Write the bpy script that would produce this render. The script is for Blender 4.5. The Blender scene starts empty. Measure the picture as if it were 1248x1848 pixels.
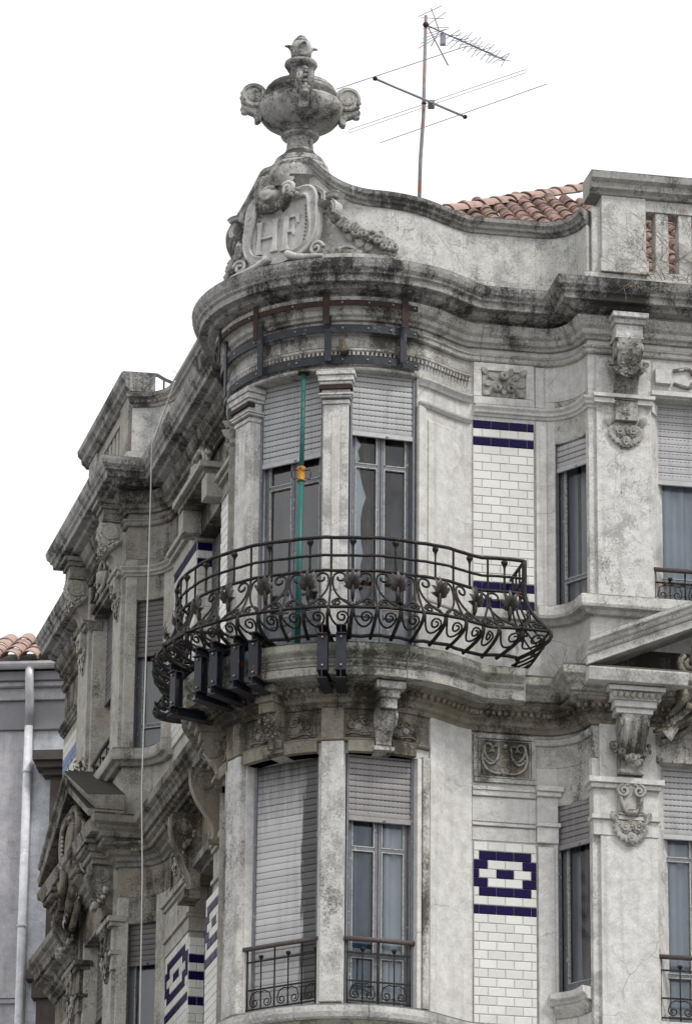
import bpy, math, random
from mathutils import Matrix, Vector
random.seed(7)
R = math.radians
sc = bpy.context.scene

# ------------------------------------------------------------------ camera
cd = bpy.data.cameras.new('camera'); cam = bpy.data.objects.new('camera', cd)
sc.collection.objects.link(cam); sc.camera = cam
cd.sensor_fit = 'HORIZONTAL'; cd.sensor_width = 36.0; cd.lens = 8500 / 1248 * 36
cd.clip_start = 0.5; cd.clip_end = 5000
PT, RO = R(20.5), R(.55)
fw = Vector((0, math.cos(PT), math.sin(PT))); r0 = Vector((1, 0, 0)); u0 = r0.cross(fw)
cr = r0 * math.cos(RO) + u0 * math.sin(RO); cu = u0 * math.cos(RO) - r0 * math.sin(RO)
cam.matrix_world = Matrix(((cr.x, cu.x, -fw.x, 0), (cr.y, cu.y, -fw.y, 0), (cr.z, cu.z, -fw.z, 1.6), (0, 0, 0, 1)))

# ------------------------------------------------------------------ sky and sun
SUN_EL, SUN_AZ = 54, 132      # azimuth clockwise from north (+Y): the veiled sun stands to the right, behind the camera
w = bpy.data.worlds.new('World'); sc.world = w; w.use_nodes = True
nt = w.node_tree; nt.nodes.clear()
def wn(t): return nt.nodes.new(t)
sky = wn('ShaderNodeTexSky'); sky.sky_type = 'NISHITA'; sky.sun_disc = False
sky.sun_elevation = R(SUN_EL); sky.sun_rotation = R(SUN_AZ); sky.dust_density = 3
tc = wn('ShaderNodeTexCoord'); mp = wn('ShaderNodeMapping'); mp.inputs['Scale'].default_value = (1, 1, 2.2)
no = wn('ShaderNodeTexNoise'); no.inputs['Scale'].default_value = 6.5; no.inputs['Detail'].default_value = 6
rp = wn('ShaderNodeValToRGB'); rp.color_ramp.elements[0].position = .28; rp.color_ramp.elements[1].position = .46
rp.color_ramp.elements[0].color = (.8, .8, .8, 1)
mx = wn('ShaderNodeMix'); mx.data_type = 'RGBA'; mx.inputs[7].default_value = (9.4, 9.5, 9.75, 1)
bg = wn('ShaderNodeBackground'); bg.inputs['Strength'].default_value = .102
wo = wn('ShaderNodeOutputWorld')
for a, b in ((tc.outputs['Generated'], mp.inputs[0]), (mp.outputs[0], no.inputs['Vector']), (no.outputs['Fac'], rp.inputs[0]),
             (rp.outputs[0], mx.inputs[0]), (sky.outputs[0], mx.inputs[6]), (mx.outputs[2], bg.inputs[0]), (bg.outputs[0], wo.inputs[0])):
    nt.links.new(a, b)
sl = bpy.data.lights.new('sun', 'SUN'); sl.energy = 1.85; sl.angle = R(12); sl.color = (1, .97, .93)
so = bpy.data.objects.new('sun', sl); sc.collection.objects.link(so)
sd = Vector((math.sin(R(SUN_AZ)) * math.cos(R(SUN_EL)), math.cos(R(SUN_AZ)) * math.cos(R(SUN_EL)), math.sin(R(SUN_EL))))
so.rotation_euler = sd.to_track_quat('Z', 'Y').to_euler(); so.location = (20, 20, 60)
sc.view_settings.view_transform = 'Standard'; sc.view_settings.look = 'None'
sc.view_settings.exposure = 0.3; sc.view_settings.gamma = 1; sc.view_settings.use_curve_mapping = False

# ------------------------------------------------------------------ materials
class NT:
    def __init__(s, name):
        s.m = bpy.data.materials.new(name); s.m.use_nodes = True; s.t = s.m.node_tree
        s.b = s.t.nodes['Principled BSDF']
    def n(s, typ, **kw):
        x = s.t.nodes.new(typ)
        for k, v in kw.items(): setattr(x, k, v)
        return x
    def l(s, a, b): s.t.links.new(a, b)
    def pos(s, scale=(1, 1, 1)):
        g = s.n('ShaderNodeNewGeometry'); m = s.n('ShaderNodeMapping'); m.inputs['Scale'].default_value = scale
        s.l(g.outputs['Position'], m.inputs[0]); return m.outputs[0]
    def noise(s, vec, scale, detail=5, rough=.6):
        x = s.n('ShaderNodeTexNoise'); x.inputs['Scale'].default_value = scale
        x.inputs['Detail'].default_value = detail; x.inputs['Roughness'].default_value = rough
        s.l(vec, x.inputs['Vector']); return x.outputs['Fac']
    def math(s, op, a, b=0.0, c=0.0, clamp=False):
        x = s.n('ShaderNodeMath', operation=op); x.use_clamp = clamp
        for i, v in enumerate((a, b, c)):
            if hasattr(v, 'is_linked') or not isinstance(v, (int, float)): s.l(v, x.inputs[i])
            else: x.inputs[i].default_value = v
        return x.outputs[0]
    def ramp(s, v, a, b): # 0 below a, 1 above b
        x = s.n('ShaderNodeMapRange'); s.l(v, x.inputs[0])
        x.inputs[1].default_value = a; x.inputs[2].default_value = b; return x.outputs[0]
    def mix(s, f, a, b):
        x = s.n('ShaderNodeMix', data_type='RGBA')
        if isinstance(f, (int, float)): x.inputs[0].default_value = f
        else: s.l(f, x.inputs[0])
        for i, v in ((6, a), (7, b)):
            if isinstance(v, tuple): x.inputs[i].default_value = (*v[:3], 1)
            else: s.l(v, x.inputs[i])
        return x.outputs[2]
    def bump(s, h, st=.4, d=.01):
        x = s.n('ShaderNodeBump'); x.inputs['Strength'].default_value = st; x.inputs['Distance'].default_value = d
        s.l(h, x.inputs['Height']); s.l(x.outputs[0], s.b.inputs['Normal'])

def stone(name, base, crust=.3, dark=(.045, .043, .04), stain=(.27, .235, .16), stain_amt=.3, up_amt=.22, grain=.5, bump=.5, blot=.3):
    k = NT(name); p = k.pos(); ps = k.pos((5.5, 5.5, .55))
    n1 = k.noise(p, 1.3, 7, .62); n2 = k.noise(p, 9, 5, .65); n3 = k.noise(p, 42, 4, .8); ns = k.noise(ps, 1.6, 5, .6)
    ng = k.noise(p, 85, 3, .7)
    g = k.n('ShaderNodeNewGeometry'); sx = k.n('ShaderNodeSeparateXYZ'); k.l(g.outputs['True Normal'], sx.inputs[0])
    up = k.ramp(sx.outputs[2], .25, .8)
    c = k.mix(k.ramp(n2, .35, .7), tuple(v * 1.1 for v in base), tuple(v * .78 for v in base))
    c = k.mix(k.math('MULTIPLY', k.ramp(k.noise(p, 2.1, 5, .6), .5, .72), stain_amt), c, stain)
    c = k.mix(k.math('MULTIPLY', k.ramp(n3, .53, .68), grain), c, tuple(v * .5 for v in base))
    c = k.mix(k.math('MULTIPLY', k.ramp(ng, .54, .66), .4), c, tuple(min(.8, v * 1.5) for v in base))
    st2 = k.noise(k.pos((13, 13, .4)), 1.0, 4, .6)
    c = k.mix(k.math('MULTIPLY', k.ramp(st2, .54, .7), .38), c, tuple(v * .45 for v in base))
    wp = k.n('ShaderNodeMix', data_type='VECTOR'); wp.inputs[0].default_value = .13; k.l(p, wp.inputs[4]); nz = k.n('ShaderNodeTexNoise'); nz.inputs['Scale'].default_value = 4.5; k.l(p, nz.inputs['Vector']); k.l(nz.outputs['Color'], wp.inputs[5])
    vc = k.n('ShaderNodeTexVoronoi', feature='DISTANCE_TO_EDGE'); vc.inputs['Scale'].default_value = 1.25; k.l(wp.outputs[1], vc.inputs[0])
    c = k.mix(k.math('MULTIPLY', k.math('MULTIPLY', k.math('SUBTRACT', 1.0, k.ramp(vc.outputs[0], .0, .0065)), k.ramp(n1, .47, .56)), .6), c, tuple(v * .25 for v in base))
    bl = k.math('ADD', k.math('MULTIPLY', k.noise(p, 3.1, 4, .6), .62), k.math('MULTIPLY', n3, .38))
    c = k.mix(k.math('MULTIPLY', k.ramp(bl, .5, .585), blot), c, tuple(v * .42 for v in base))
    m = k.math('ADD', k.math('MULTIPLY', n1, .52), k.math('MULTIPLY', ns, .24))
    m = k.math('ADD', m, k.math('MULTIPLY', n3, .24))
    m = k.math('ADD', m, k.math('MULTIPLY', up, up_amt))
    th = .68 - crust * .3
    c = k.mix(k.math('MULTIPLY', k.ramp(m, th, th + .085), .92), c, dark)
    k.l(c, k.b.inputs['Base Color']); k.b.inputs['Roughness'].default_value = .92
    k.b.inputs['Specular IOR Level'].default_value = .2
    k.bump(k.math('ADD', k.math('MULTIPLY', n3, .6), k.math('ADD', n2, k.math('MULTIPLY', ng, .4))), bump, .012)
    return k.m
def plain(name, col, rough=.6, metal=0, var=.15, scale=12, bump=.15, spec=.4, rust=0, rustcol=(.16, .06, .025), coat=0):
    k = NT(name); p = k.pos(); n = k.noise(p, scale, 5); n2 = k.noise(p, scale * 6, 3)
    c = k.mix(k.ramp(n, .3, .7), tuple(v * (1 + var) for v in col), tuple(v * (1 - var) for v in col))
    if rust: c = k.mix(k.ramp(n, .62 - rust * .3, .68 - rust * .3), c, rustcol)
    k.l(c, k.b.inputs['Base Color']); k.b.inputs['Roughness'].default_value = rough; k.b.inputs['Metallic'].default_value = metal
    k.b.inputs['Specular IOR Level'].default_value = spec
    if coat: k.b.inputs['Coat Weight'].default_value = coat
    if bump: k.bump(k.math('ADD', n, n2), bump, .004)
    return k.m
def tile_mat(name, col, spec=.4):
    k = NT(name); oi = k.n('ShaderNodeObjectInfo'); p = k.pos(); n = k.noise(p, 6, 4); n2 = k.noise(p, 1.7, 6)
    f = k.math('ADD', k.math('MULTIPLY', oi.outputs['Random'], .6), k.math('MULTIPLY', n, .4))
    c = k.mix(f, tuple(v * 1.06 for v in col), tuple(v * .84 for v in col))
    c = k.mix(k.math('MULTIPLY', k.ramp(n2, .55, .75), .3 if col[0] > .1 else 0), c, (.3, .29, .25))
    crack = k.n('ShaderNodeTexVoronoi', feature='DISTANCE_TO_EDGE'); crack.inputs['Scale'].default_value = 3.1; k.l(p, crack.inputs[0])
    c = k.mix(k.math('MULTIPLY', k.math('SUBTRACT', 1.0, k.ramp(crack.outputs[0], .0, .006)), .35 if col[0] > .1 else .05), c, (.2, .19, .17))
    k.l(c, k.b.inputs['Base Color']); k.b.inputs['Roughness'].default_value = .2; k.b.inputs['Specular IOR Level'].default_value = spec
    k.bump(n, .15, .01); return k.m
def slat_mat(name, col, dirt=.3, dash=True, streak=False):
    k = NT(name); p = k.pos(); ps = k.pos((9, 9, .8)); n = k.noise(ps, 1.5, 6, .65); n3 = k.noise(p, 60, 3)
    c = k.mix(k.math('MULTIPLY', k.ramp(k.math('ADD', k.math('MULTIPLY', n, .7), k.math('MULTIPLY', n3, .3)), .5, .7), dirt), col, (.07, .065, .06))
    if streak:   # black run-off stain beside the pillar and under the lintel of this shutter
        g = k.n('ShaderNodeNewGeometry'); s = k.n('ShaderNodeSeparateXYZ'); k.l(g.outputs['Position'], s.inputs[0])
        a = k.math('ADD', s.outputs[0], k.math('MULTIPLY', k.noise(ps, 2.5, 5), .17))
        b = k.math('ADD', s.outputs[2], k.math('MULTIPLY', k.noise(ps, 2.0, 5), .8))
        m1 = k.ramp(a, -.35, -.32); m2 = k.ramp(b, 16.2, 16.9)
        c = k.mix(k.math('MULTIPLY', k.math('MAXIMUM', m1, m2), .93), c, (.035, .033, .03))
    oi = k.n('ShaderNodeObjectInfo'); c = k.mix(k.math('MULTIPLY', oi.outputs['Random'], .22), c, tuple(v * .35 for v in col))
    if dash:
        t = k.n('ShaderNodeTexCoord'); s = k.n('ShaderNodeSeparateXYZ'); k.l(t.outputs['Object'], s.inputs[0])
        fx = k.math('FRACT', k.math('MULTIPLY', s.outputs[0], 22.0)); on = k.math('GREATER_THAN', fx, .35)
        hi = k.math('MULTIPLY', k.math('GREATER_THAN', s.outputs[2], .051), k.math('LESS_THAN', s.outputs[2], .0585))
        c = k.mix(k.math('MULTIPLY', on, hi), c, (.02, .02, .02))
    k.l(c, k.b.inputs['Base Color']); k.b.inputs['Roughness'].default_value = .55; return k.m
def curtain_mat(name, col):
    k = NT(name); n = k.noise(k.pos(), 3, 5)
    k.l(k.mix(n, col, tuple(v * .6 for v in col)), k.b.inputs['Base Color']); k.b.inputs['Roughness'].default_value = .9; return k.m
def glass_mat(name, rough=.03, tint=(.88, .93, .96), refl=.14):
    k = NT(name); k.t.nodes.remove(k.b); o = k.t.nodes['Material Output']
    tr = k.n('ShaderNodeBsdfTransparent'); tr.inputs[0].default_value = (*tint, 1)
    gl = k.n('ShaderNodeBsdfGlossy'); gl.inputs['Roughness'].default_value = rough
    fr = k.n('ShaderNodeFresnel'); fr.inputs[0].default_value = 1.5
    n = k.noise(k.pos(), 1.6, 3); bm = k.n('ShaderNodeBump'); bm.inputs['Strength'].default_value = .25; bm.inputs['Distance'].default_value = .03
    k.l(n, bm.inputs['Height']); k.l(bm.outputs[0], gl.inputs['Normal'])
    f = k.math('ADD', fr.outputs[0], refl - .04, clamp=True)
    mxs = k.n('ShaderNodeMixShader'); k.l(f, mxs.inputs[0]); k.l(tr.outputs[0], mxs.inputs[1]); k.l(gl.outputs[0], mxs.inputs[2])
    df = k.n('ShaderNodeBsdfDiffuse'); df.inputs[0].default_value = (.42, .43, .45, 1); mx2 = k.n('ShaderNodeMixShader')  # patchy grey layer painted in for uneven cloudy reflections
    dn_ = k.math('ADD', k.math('MULTIPLY', k.noise(k.pos((2, 2, .9)), 1.5, 6, .7), .6), k.math('MULTIPLY', k.noise(k.pos((1, 1, .6)), 9, 4, .7), .4))
    k.l(k.math('MULTIPLY', k.ramp(dn_, .46, .66), .13), mx2.inputs[0]); k.l(mxs.outputs[0], mx2.inputs[1]); k.l(df.outputs[0], mx2.inputs[2]); k.l(mx2.outputs[0], o.inputs[0]); return k.m

S_WALL = stone('light_render_stone', (.68, .668, .64), .12, blot=.14, dark=(.2, .195, .175), stain_amt=.2, up_amt=.3, grain=.5, bump=.6)
S_PIL = stone('mottled_plaster_stone', (.68, .668, .64), .40, blot=.7, dark=(.14, .135, .12), stain_amt=.2, up_amt=.3, grain=.6, bump=.8)
S_PAR = stone('speckled_parapet_stone', (.63, .62, .59), .42, blot=.7, dark=(.11, .105, .095), stain_amt=.12, up_amt=.35, grain=.9, bump=.8)
S_COP = stone('lichened_coping_stone', (.42, .41, .39), .72, dark=(.06, .057, .052), up_amt=.35, grain=.8, bump=.8)
S_CRUST = stone('black_crusted_cornice_stone', (.44, .43, .41), .70, dark=(.03, .029, .027), up_amt=.35, grain=.8, bump=1)
S_FRZ = stone('streaked_frieze_stone', (.56, .545, .51), .62, blot=.55, dark=(.07, .064, .055), stain_amt=.4, grain=.6, up_amt=.3, bump=.8)
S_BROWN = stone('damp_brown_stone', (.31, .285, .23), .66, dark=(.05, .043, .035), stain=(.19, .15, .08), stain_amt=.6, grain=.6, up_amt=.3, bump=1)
S_SLAB = stone('mossy_balcony_stone', (.50, .49, .44), .64, blot=.7, dark=(.065, .065, .048), stain=(.2, .2, .08), stain_amt=.5, up_amt=.4, grain=.85, bump=1)
S_LEFT = stone('shaded_stained_side_street_stone', (.31, .295, .265), .70, dark=(.035, .031, .026), stain=(.2, .15, .09), stain_amt=.6, grain=.6, up_amt=.3, bump=1)  # base darkened for the side front's shade, besides real brown stain and crust
S_LEFTP = stone('shaded_side_street_plaster', (.45, .435, .39), .5, blot=.5, dark=(.075, .066, .055), stain=(.28, .21, .12), stain_amt=.6, grain=.6, up_amt=.3, bump=.8)  # stained plaster, its base also toned down for the side street shade
S_URN = stone('weathered_urn_stone', (.50, .49, .465), .62, dark=(.04, .038, .036), up_amt=.15, grain=.85, bump=.9)
S_ORN = stone('carved_ornament_stone', (.43, .42, .39), .62, dark=(.08, .073, .06), grain=.5, up_amt=.1)
S_CAR = stone('pale_cartouche_stone', (.56, .55, .53), .3, dark=(.15, .14, .13), grain=.35, up_amt=.2)
S_RECESS = stone('shaded_recess_stone', (.16, .15, .13), .9, dark=(.03, .028, .025), bump=1)  # near-black base puts the shade of the deep pediment recess into the colour
T_CREAM = tile_mat('cream_glazed_tile', (.77, .765, .715)); T_BLUE = tile_mat('cobalt_glazed_tile', (.010, .005, .055), .12); T_LBLUE = tile_mat('light_blue_glazed_tile', (.12, .2, .42))
GROUT = plain('grout', (.52, .51, .47), .9, 0, .3, 3)
IRON = plain('wrought_iron', (.013, .0125, .0125), .6, 0, .3, 20, .5, .3, rust=.14, rustcol=(.075, .04, .025))
LEAF = plain('bronzed_iron_leaf', (.022, .019, .017), .5, 0, .4, 20, .4, .5, rust=.3, rustcol=(.05, .037, .03))
RUSTY = plain('rusty_iron_band', (.03, .02, .018), .75, 0, .5, 10, .5, .3, rust=.4, rustcol=(.055, .028, .022))
STEEL = plain('painted_dark_steel', (.02, .022, .03), .5, 0, .4, 9, .3, .35, rust=.04)
BAND = plain('grey_steel_band', (.022, .026, .034), .55, 0, .5, 11, .3, .35, rust=.12, rustcol=(.1, .1, .1))
GREENP = plain('green_prop_paint', (.014, .115, .105), .5, 0, .2, 20, .2, .4, rust=.05, rustcol=(.1, .08, .05))
ORANGE = plain('orange_coupling_paint', (.5, .22, .02), .55, 0, .3, 30, .3, .4, rust=.2)
FRAME = plain('blue_grey_window_paint', (.165, .175, .195), .55, 0, .25, 14, .4, .4, rust=.04, rustcol=(.4, .4, .38))
FRAMEW = plain('flaking_white_bead', (.5, .49, .46), .7, 0, .3, 40, .5, .3, rust=.1, rustcol=(.14, .13, .12))
HANDR = plain('brown_handrail_wood', (.1, .08, .075), .6, 0, .3, 30, .3)
SL_GREY = slat_mat('pale_grey_shutter', (.47, .47, .47), .45)
SL_MAUVE = slat_mat('dull_mauve_shutter', (.3, .285, .285), .5)
SL_STAIN = slat_mat('stained_plastic_shutter', (.62, .61, .6), .3, dash=False, streak=True)
SL_DARK = slat_mat('dark_wooden_shutter', (.13, .12, .115), .6, dash=False)
GLASS = glass_mat('window_glass', refl=.07); GLASS2 = glass_mat('dusty_window_glass', .12, (.65, .67, .7), .12)
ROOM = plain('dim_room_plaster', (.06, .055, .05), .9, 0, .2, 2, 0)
ROOMR = plain('rust_brown_curtain_cloth', (.12, .05, .03), .9, 0, .3, 4, 0)
BAR = {'pale_grey_shutter': plain('pale_grey_bottom_bar', (.48, .48, .48), .5), 'dull_mauve_shutter': plain('dull_mauve_bottom_bar', (.3, .285, .285), .5)}
BAR['stained_plastic_shutter'] = BAR['pale_grey_shutter']; BAR['dark_wooden_shutter'] = SL_DARK
CURT_B = curtain_mat('blue_grey_curtain', (.72, .77, .83)); CURT_W = curtain_mat('white_net_curtain', (.85, .9, .93))
CURT_D = curtain_mat('deep_blue_curtain', (.13, .21, .30)); CURT_G = curtain_mat('grey_curtain', (.25, .255, .28))
TERRA = plain('terracotta_tile', (.25, .165, .14), .9, 0, .5, 7, .6, .2, rust=.45, rustcol=(.13, .085, .075))
TERRAP = plain('pink_ridge_tile', (.38, .27, .23), .85, 0, .2, 7, .5, .2, rust=.12, rustcol=(.2, .13, .1))
MORTAR = plain('roof_mortar', (.35, .33, .29), .95, 0, .3, 20, .8)
NEI = stone('grey_lilac_render', (.52, .51, .53), .1, dark=(.3, .29, .3), stain_amt=.1, grain=.12, bump=.2); NEIB = stone('pale_blue_render', (.72, .75, .8), .1, dark=(.3, .31, .33), stain_amt=.08, grain=.1, bump=.2)
NEID = plain('dark_brown_stone_surround', (.085, .07, .065), .8, 0, .2, 6, .3); GUT = plain('zinc_gutter', (.65, .65, .66), .45, .3, .25, 5, .2)
PIPE = stone('white_downpipe_paint', (.72, .73, .76), .12, dark=(.4, .39, .38), stain_amt=.12, grain=.1, bump=.1); NEIDK = plain('slate_grey_frieze_render', (.3, .295, .31), .9, 0, .1, 3, .2)
MAST = plain('rusting_mast_steel', (.2, .19, .2), .6, .2, .3, 9, .3, .5, rust=.35, rustcol=(.3, .14, .08)); ALU = plain('dull_aluminium', (.3, .3, .36), .45, .5, .1, 9, .1)
TWIG = plain('dry_twig', (.3, .25, .17), .9, 0, .4, 9, 0); PLANT = plain('succulent_green', (.09, .1, .035), .8, 0, .4, 30, 0, .3, rust=.35, rustcol=(.2, .1, .04))
CABLE = plain('white_cable_sheath', (.75, .75, .73), .5, 0, .05, 5, 0)
ASPH = plain('street_asphalt', (.12, .12, .12), .95, 0, .2, 2, .3); PAVE = plain('pale_pavement', (.3, .29, .27), .9, 0, .15, 3, .3)

# ------------------------------------------------------------------ mesh helpers
COL = sc.collection
class MB:
    def __init__(s): s.v = []; s.f = []; s.sm = []
    def add(s, vs, fs, smooth=False):
        b = len(s.v); s.v += [tuple(v) for v in vs]; s.f += [tuple(b + i for i in f) for f in fs]; s.sm += [smooth] * len(fs)
    def grid(s, rows, cu=False, cv=False, smooth=True):
        nr, nc = len(rows), len(rows[0]); vs = [p for r in rows for p in r]; fs = []
        for i in range(nr if cv else nr - 1):
            for j in range(nc if cu else nc - 1):
                a = i * nc + j; b = i * nc + (j + 1) % nc; c = ((i + 1) % nr) * nc + (j + 1) % nc; d = ((i + 1) % nr) * nc + j
                fs.append((a, b, c, d))
        s.add(vs, fs, smooth)
    def prism(s, loops, smooth=False, cap=True):
        """closed loops of equal length joined one after another"""
        n = len(loops[0]); vs = [p for l in loops for p in l]; fs = []
        for i in range(len(loops) - 1):
            for j in range(n): fs.append((i * n + j, i * n + (j + 1) % n, (i + 1) * n + (j + 1) % n, (i + 1) * n + j))
        s.add(vs, fs, smooth)
        if cap:
            b = len(s.v) - len(vs)
            s.f += [tuple(b + i for i in range(n))[::-1], tuple(b + (len(loops) - 1) * n + i for i in range(n))]; s.sm += [False, False]
    def box(s, f, a0, a1, o0, o1, z0, z1, na=1):
        loops = []
        for i in range(na + 1):
            a = a0 + (a1 - a0) * i / na
            loops.append([f(a, o0, z0), f(a, o1, z0), f(a, o1, z1), f(a, o0, z1)])
        s.prism(loops)
    def tube(s, pts, r, n=6, closed=False):
        pts = [Vector(p) for p in pts]; m = len(pts)
        if m < 2: return
        rr = r if isinstance(r, (list, tuple)) else [r] * m
        loops = []; up = None
        for i in range(m):
            t = (pts[min(i + 1, m - 1)] - pts[max(i - 1, 0)])
            if closed: t = pts[(i + 1) % m] - pts[i - 1]
            if t.length < 1e-9: t = Vector((0, 0, 1))
            t.normalize()
            if up is None:
                up = t.orthogonal().normalized()
            up = (up - t * up.dot(t))
            if up.length < 1e-6: up = t.orthogonal()
            up.normalize(); sd_ = t.cross(up)
            loops.append([pts[i] + (up * math.cos(2 * math.pi * k / n) + sd_ * math.sin(2 * math.pi * k / n)) * rr[i] for k in range(n)])
        if closed: loops.append(loops[0])
        s.prism(loops, smooth=True, cap=not closed)
    def lathe(s, c, prof, n=24, sx=1, sy=1, smooth=True):
        rows = [[(c[0] + r * sx * math.cos(2 * math.pi * k / n), c[1] + r * sy * math.sin(2 * math.pi * k / n), c[2] + z) for k in range(n)] for r, z in prof]
        s.grid(rows, cu=True, smooth=smooth)
    def ball(s, c, r, sx=1, sy=1, sz=1, n=8, m=5):
        rows = []
        for i in range(m + 1):
            th = math.pi * i / m
            rows.append([(c[0] + r * sx * max(.02, math.sin(th)) * math.cos(2 * math.pi * k / n), c[1] + r * sy * max(.02, math.sin(th)) * math.sin(2 * math.pi * k / n), c[2] + r * sz * math.cos(th)) for k in range(n)])
        s.grid(rows, cu=True)
    def mesh(s, name, mat):
        me = bpy.data.meshes.new(name); me.from_pydata(s.v, [], s.f)
        me.polygons.foreach_set('use_smooth', s.sm)
        me.materials.append(mat); me.update()
        return me
def islands(mb):
    par = list(range(len(mb.v)))
    def find(x):
        while par[x] != x: par[x] = par[par[x]]; x = par[x]
        return x
    for f in mb.f:
        a = find(f[0])
        for i in f[1:]: par[find(i)] = a
    out = {}
    for f, sm in zip(mb.f, mb.sm): out.setdefault(find(f[0]), []).append((f, sm))
    res = []
    for fs in out.values():
        m = MB(); idx = {}
        for f, sm in fs:
            q = []
            for i in f:
                if i not in idx: idx[i] = len(m.v); m.v.append(mb.v[i])
                q.append(idx[i])
            m.f.append(tuple(q)); m.sm.append(sm)
        res.append(m)
    return res
WM = {}
def wmat(o): return WM.get(o.name, Matrix.Identity(4))
def link(o, parent=None, M=None):
    M = M or Matrix.Identity(4); COL.objects.link(o); WM[o.name] = M
    if parent is not None:
        o.parent = parent; o.matrix_basis = wmat(parent).inverted() @ M
    else: o.matrix_basis = M
    return o
def thing(name, label, cat, loc, group=None):
    o = bpy.data.objects.new(name, None); o.empty_display_size = .2
    link(o, None, Matrix.Translation(loc)); o['label'] = label; o['category'] = cat
    if group: o['group'] = group
    return o
def part(name, mb, mat, parent, kind=None, label=None, bevel=0, M=None, sub=0):
    if name in SPLIT and isinstance(mb, MB) and not kind:
        isl = islands(mb)
        if len(isl) > 1: return [part1(name, m, mat, parent, kind, label, bevel, M, sub) for m in isl][0]
    return part1(name, mb, mat, parent, kind, label, bevel, M, sub)
SPLIT = {'scroll', 'volute', 'rib'}
def part1(name, mb, mat, parent, kind=None, label=None, bevel=0, M=None, sub=0):
    me = mb if isinstance(mb, bpy.types.Mesh) else mb.mesh(name, mat)
    o = bpy.data.objects.new(name, me); link(o, parent, M)
    if kind: o['kind'] = kind
    if label: o['label'] = label
    if bevel:
        b = o.modifiers.new('b', 'BEVEL'); b.width = bevel; b.segments = 1; b.limit_method = 'ANGLE'; b.angle_limit = R(50)
    if sub:
        b = o.modifiers.new('s', 'SUBSURF'); b.levels = sub; b.render_levels = sub
    return o
def copy_tree(o, loc, label):
    """a copy of a thing, its parts and their sub-parts, moved to loc"""
    M = Matrix.Translation(loc) if not isinstance(loc, Matrix) else loc
    r = o.copy(); COL.objects.link(r); r.matrix_basis = M; WM[r.name] = M; r['label'] = label
    for ch in list(o.children):
        c = ch.copy(); COL.objects.link(c); c.parent = r; c.matrix_basis = ch.matrix_basis.copy()
        for g in list(ch.children):
            d = g.copy(); COL.objects.link(d); d.parent = c; d.matrix_basis = g.matrix_basis.copy()
    return r

# ------------------------------------------------------------------ plan of the corner
B = Vector((.045, 48.4))
aR, aL = R(10.8), R(76.1)
dR = Vector((math.cos(aR), math.sin(aR))); nR = Vector((math.sin(aR), -math.cos(aR)))
dL = Vector((-math.cos(aL), math.sin(aL))); nL = Vector((-math.sin(aL), -math.cos(aL)))
def PR(s, n): return B + dR * s + nR * n
def PL(s, n): return B + dL * s + nL * n
def PB(phi, r): return B + Vector((math.sin(R(phi)), -math.cos(R(phi)))) * r
def fR(a, o, z): p = PR(a, o); return (p.x, p.y, z)
def fL(a, o, z): p = PL(a, o); return (p.x, p.y, z)      # a grows away from the corner
def fB(a, o, z): p = PB(a, o); return (p.x, p.y, z)      # a in degrees
def chord(p0, p1, shift=0):
    p0, p1 = Vector(p0), Vector(p1); d = (p1 - p0); L = d.length; d.normalize(); n = Vector((d.y, -d.x))
    def f(a, o, z): q = p0 + d * a + n * (o + shift); return (q.x, q.y, z)
    f.L = L; f.d = d; f.n = n; f.p0 = p0 + n * shift
    return f
def bez(p0, p1, p2, p3, n):
    o = []
    for i in range(1, n + 1):
        t = i / n; o.append(p0 * (1 - t) ** 3 + p1 * 3 * t * (1 - t) ** 2 + p2 * 3 * t * t * (1 - t) + p3 * t ** 3)
    return o
NLm, NLp, NRm, NRp = .97, 1.45, .86, 1.36       # outward distance of wall and pilaster planes, left and right street
class Path:
    def __init__(s): s.p = []; s.st = {}
    def go(s, *pts):
        for q in pts: s.p.append(Vector(q))
        return s
    def mark(s, nm): s.st[nm] = len(s.p) - 1
    def done(s):
        s.t = [0]
        for i in range(1, len(s.p)): s.t.append(s.t[-1] + (s.p[i] - s.p[i - 1]).length)
        s.st = {k: s.t[i] for k, i in s.st.items()}; s.nrm = []
        m = len(s.p)
        for i in range(m):
            e = []
            if i > 0: d = (s.p[i] - s.p[i - 1]).normalized(); e.append(Vector((d.y, -d.x)))
            if i < m - 1: d = (s.p[i + 1] - s.p[i]).normalized(); e.append(Vector((d.y, -d.x)))
            n = e[0] if len(e) == 1 else (e[0] + e[1]) / max(.35, 1 + e[0].dot(e[1]))
            s.nrm.append(n)
        return s
    def at(s, t):
        t = max(0, min(s.t[-1], t))
        for i in range(len(s.p) - 1):
            if t <= s.t[i + 1] + 1e-9:
                k = (t - s.t[i]) / max(1e-9, s.t[i + 1] - s.t[i])
                d = (s.p[i + 1] - s.p[i]).normalized(); nn = s.nrm[i].lerp(s.nrm[i + 1], k)
                return s.p[i].lerp(s.p[i + 1], k), nn, d
    def f(s, t, o, z):
        p, n, d = s.at(t); q = p + n * o; return (q.x, q.y, z)
    def cuts(s, t0, t1):
        return [t0] + [t for t in s.t if t0 + .004 < t < t1 - .004] + [t1]
    def near(s, q):      # station of the point of the path nearest q
        q = Vector(q); best = (9e9, 0)
        for i in range(len(s.p) - 1):
            e = s.p[i + 1] - s.p[i]; k = max(0, min(1, (q - s.p[i]).dot(e) / e.length_squared)); dd = (s.p[i] + e * k - q).length
            if dd < best[0]: best = (dd, s.t[i] + e.length * k)
        return best[1]
RB = 1.35
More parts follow.
